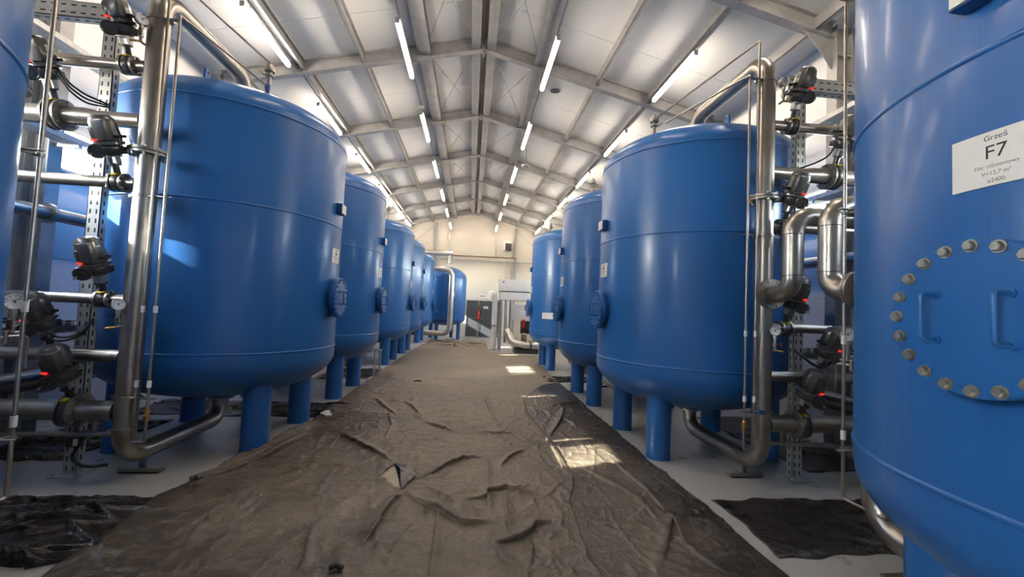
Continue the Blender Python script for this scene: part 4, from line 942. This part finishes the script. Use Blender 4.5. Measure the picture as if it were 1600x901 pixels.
obj('side_panel', MB().box((cx + 0.12, cy + 0.1, 1.48), (0.90, 0.7, 0.62), ch=0.01), M['cabinet'], t); obj('drive_box', MB().box((cx + 0.42, cy - 0.2, 0.92), (0.62, 0.36, 0.50), ch=0.03), M['black'], t); obj('red_handle', MB().box((2.05, cy - 0.40, 1.07), (0.10, 0.04, 0.32), ch=0.01), M['red'], t)
t = thing('vent_pipe', 'thick pale upright pipe with hooked top left of the white machine', 'pipe', (0, 0, 0))
obj('pipe', MB().tube(fillet([(0.92, 16.2, 0.03), (0.92, 16.2, 2.20), (0.74, 16.15, 2.20), (0.64, 16.1, 1.92)], [0.16, 0.06], 6), 0.105, 18), M['cabinet'], t)
obj('base_flange', MB().lathe([(0.13, 0.0), (0.13, 0.03)], 18, Matrix.Translation((0.92, 16.2, 0))), M['galv'], t); obj('collar', MB().lathe([(0.11, 0.90), (0.12, 0.92), (0.12, 0.97), (0.11, 0.99)], 18, Matrix.Translation((0.92, 16.2, 0))), M['galv'], t)
for x, nm in ((1.33, 'left'), (1.52, 'right')):
    tag(obj('drain_pipe', MB().tube([(x, 15.92, 0.32), (x, 15.92, 1.96)], 0.055, 14).lathe([(0.075, 1.0), (0.075, 1.06)], 14, Matrix.Translation((x, 15.92, 0))), M['duct']), '%s of two slim grey pipes under the white machine' % nm, 'pipe', 'slim pipes under the white machine')
t = thing('suction_pipe', 'fat silver bent pipe lying on the floor by the white machine', 'pipe', (0, 0, 0))
obj('pipe', MB().tube(fillet([(1.40, 15.85, 0.80), (1.58, 15.55, 0.38), (2.05, 15.35, 0.28), (2.9, 15.35, 0.28)], 0.35, 8), 0.14, 20), M['duct'], t)
for x in (2.25, 2.70): obj('flange', MB().lathe([(0.14, -0.03), (0.21, -0.03), (0.21, 0.03), (0.14, 0.03)], 24, axisT((x, 15.35, 0.28), (1, 0, 0)), cap0=False, cap1=False), M['cast'], t)
obj('cradle', MB().box((2.1, 15.35, 0.075), (0.9, 0.22, 0.12)), M['cast'], t)
t = thing('pump', 'dark pump with upright motor behind the silver floor pipe', 'pump', (2.05, 15.75, 0.0))
obj('base', MB().box((0, 0, 0.09), (0.8, 0.4, 0.16), ch=0.02), M['cast'], t); obj('casing', MB().lathe([(0.10, 0.15), (0.17, 0.2), (0.17, 0.34), (0.10, 0.42)], 20), M['cast'], t); obj('motor', MB().lathe([(0.09, 0.42), (0.11, 0.45), (0.11, 0.68), (0.07, 0.72)], 20), M['steel_dull'], t); obj('side_motor', MB().cyl((-0.35, 0.0, 0.30), (-0.05, 0.0, 0.36), 0.10, 18), M['cast'], t)
t = thing('wall_ladder_rack', 'small grey cable ladder on the end wall right of the pipes', 'cable ladder', (2.0, Y1 - 0.12, 3.1))
for x in (-0.2, 0.2): obj('rail', MB().box((x, 0, 0.5), (0.03, 0.06, 1.1)), M['galv'], t)
obj('rung', MB().box((0, 0, 0.2), (0.4, 0.03, 0.03)).box((0, 0, 0.55), (0.4, 0.03, 0.03)).box((0, 0, 0.9), (0.4, 0.03, 0.03)), M['galv'], t)
# loose strips and debris on the far sheet
r3 = np.random.default_rng(9)
for k in range(14):
    x, y = r3.uniform(-1.5, 0.5), r3.uniform(16.5, 19.5); L = r3.uniform(0.4, 1.2); a = r3.uniform(-0.5, 0.5)
    o = obj('timber_strip', MB().box((0, 0, 0.015), (L, 0.05, 0.03)), M['sheet_back'] if k % 2 else M['rubber']); o.location = (x, y, 0.05); o.rotation_euler = (r3.uniform(-.02, .02), 0, a)
    tag(o, 'loose thin strip lying on the sheet at the far end of the aisle', 'debris', 'loose strips at the far end')
def small(name, px, label, L, r_):
    o = obj(name, MB().tube(fillet([(-L, 0, r_), (0, 0.4 * L, r_ * 1.6), (L, -0.1 * L, r_)], L * 0.6, 5), r_, 10), M['rubber']); o.location = px; tag(o, label, 'debris')
small('rubber_scrap', (-1.04, 8.91, 0.022), 'small black scrap lying on the sheet in the middle of the aisle', 0.07, 0.016)
small('rubber_scrap', (-0.735, 2.66, 0.024), 'small black curved scrap on the sheet at the bottom photo edge', 0.04, 0.017)
# thin grey stand between left tanks
t = thing('pipe_stand', 'thin grey pipe stand beside the legs of the second whole left tank', 'stand', (-2.0, 9.45, 0))
for x in (-0.06, 0.06): obj('upright', MB().box((x, 0, 0.30), (0.03, 0.03, 0.60)), M['galv'], t)
obj('cross_bar', MB().box((0, 0, 0.6), (0.18, 0.05, 0.03)), M['galv'], t)

# ------------------------------------------------------------------ sun, sky, view
sun_d = bpy.data.lights.new('sun', 'SUN'); sun = bpy.data.objects.new('sun', sun_d); COL.objects.link(sun)
dirv = Vector((1.0, 0.285, -0.51)).normalized(); sun.rotation_euler = dirv.to_track_quat('-Z', 'Y').to_euler()
sun_d.energy = 44.0; sun_d.angle = math.radians(0.53); sun_d.color = (1.0, 0.93, 0.82)
w = bpy.data.worlds.new('world'); scene.world = w; w.use_nodes = True; t = w.node_tree
sky = t.nodes.new('ShaderNodeTexSky'); sky.sky_type = 'NISHITA'; sky.sun_disc = False; sky.sun_elevation = math.radians(26); sky.sun_rotation = math.atan2(-dirv.x, -dirv.y)
hs = t.nodes.new('ShaderNodeHueSaturation'); hs.inputs['Saturation'].default_value = 0.36
bg = t.nodes['Background']; bg.inputs['Strength'].default_value = 7.0; t.links.new(sky.outputs['Color'], hs.inputs['Color']); t.links.new(hs.outputs['Color'], bg.inputs['Color'])
vs = scene.view_settings; vs.view_transform = 'Standard'; vs.look = 'None'; vs.exposure = 0.48; vs.gamma = 1.0; vs.use_curve_mapping = False
scene.cycles.max_bounces = 8; scene.cycles.diffuse_bounces = 5; scene.cycles.glossy_bounces = 4; scene.cycles.transparent_max_bounces = 8
scene.cycles.sample_clamp_indirect = 6.0; scene.cycles.caustics_reflective = False; scene.cycles.caustics_refractive = False
scene.cycles.use_denoising = True
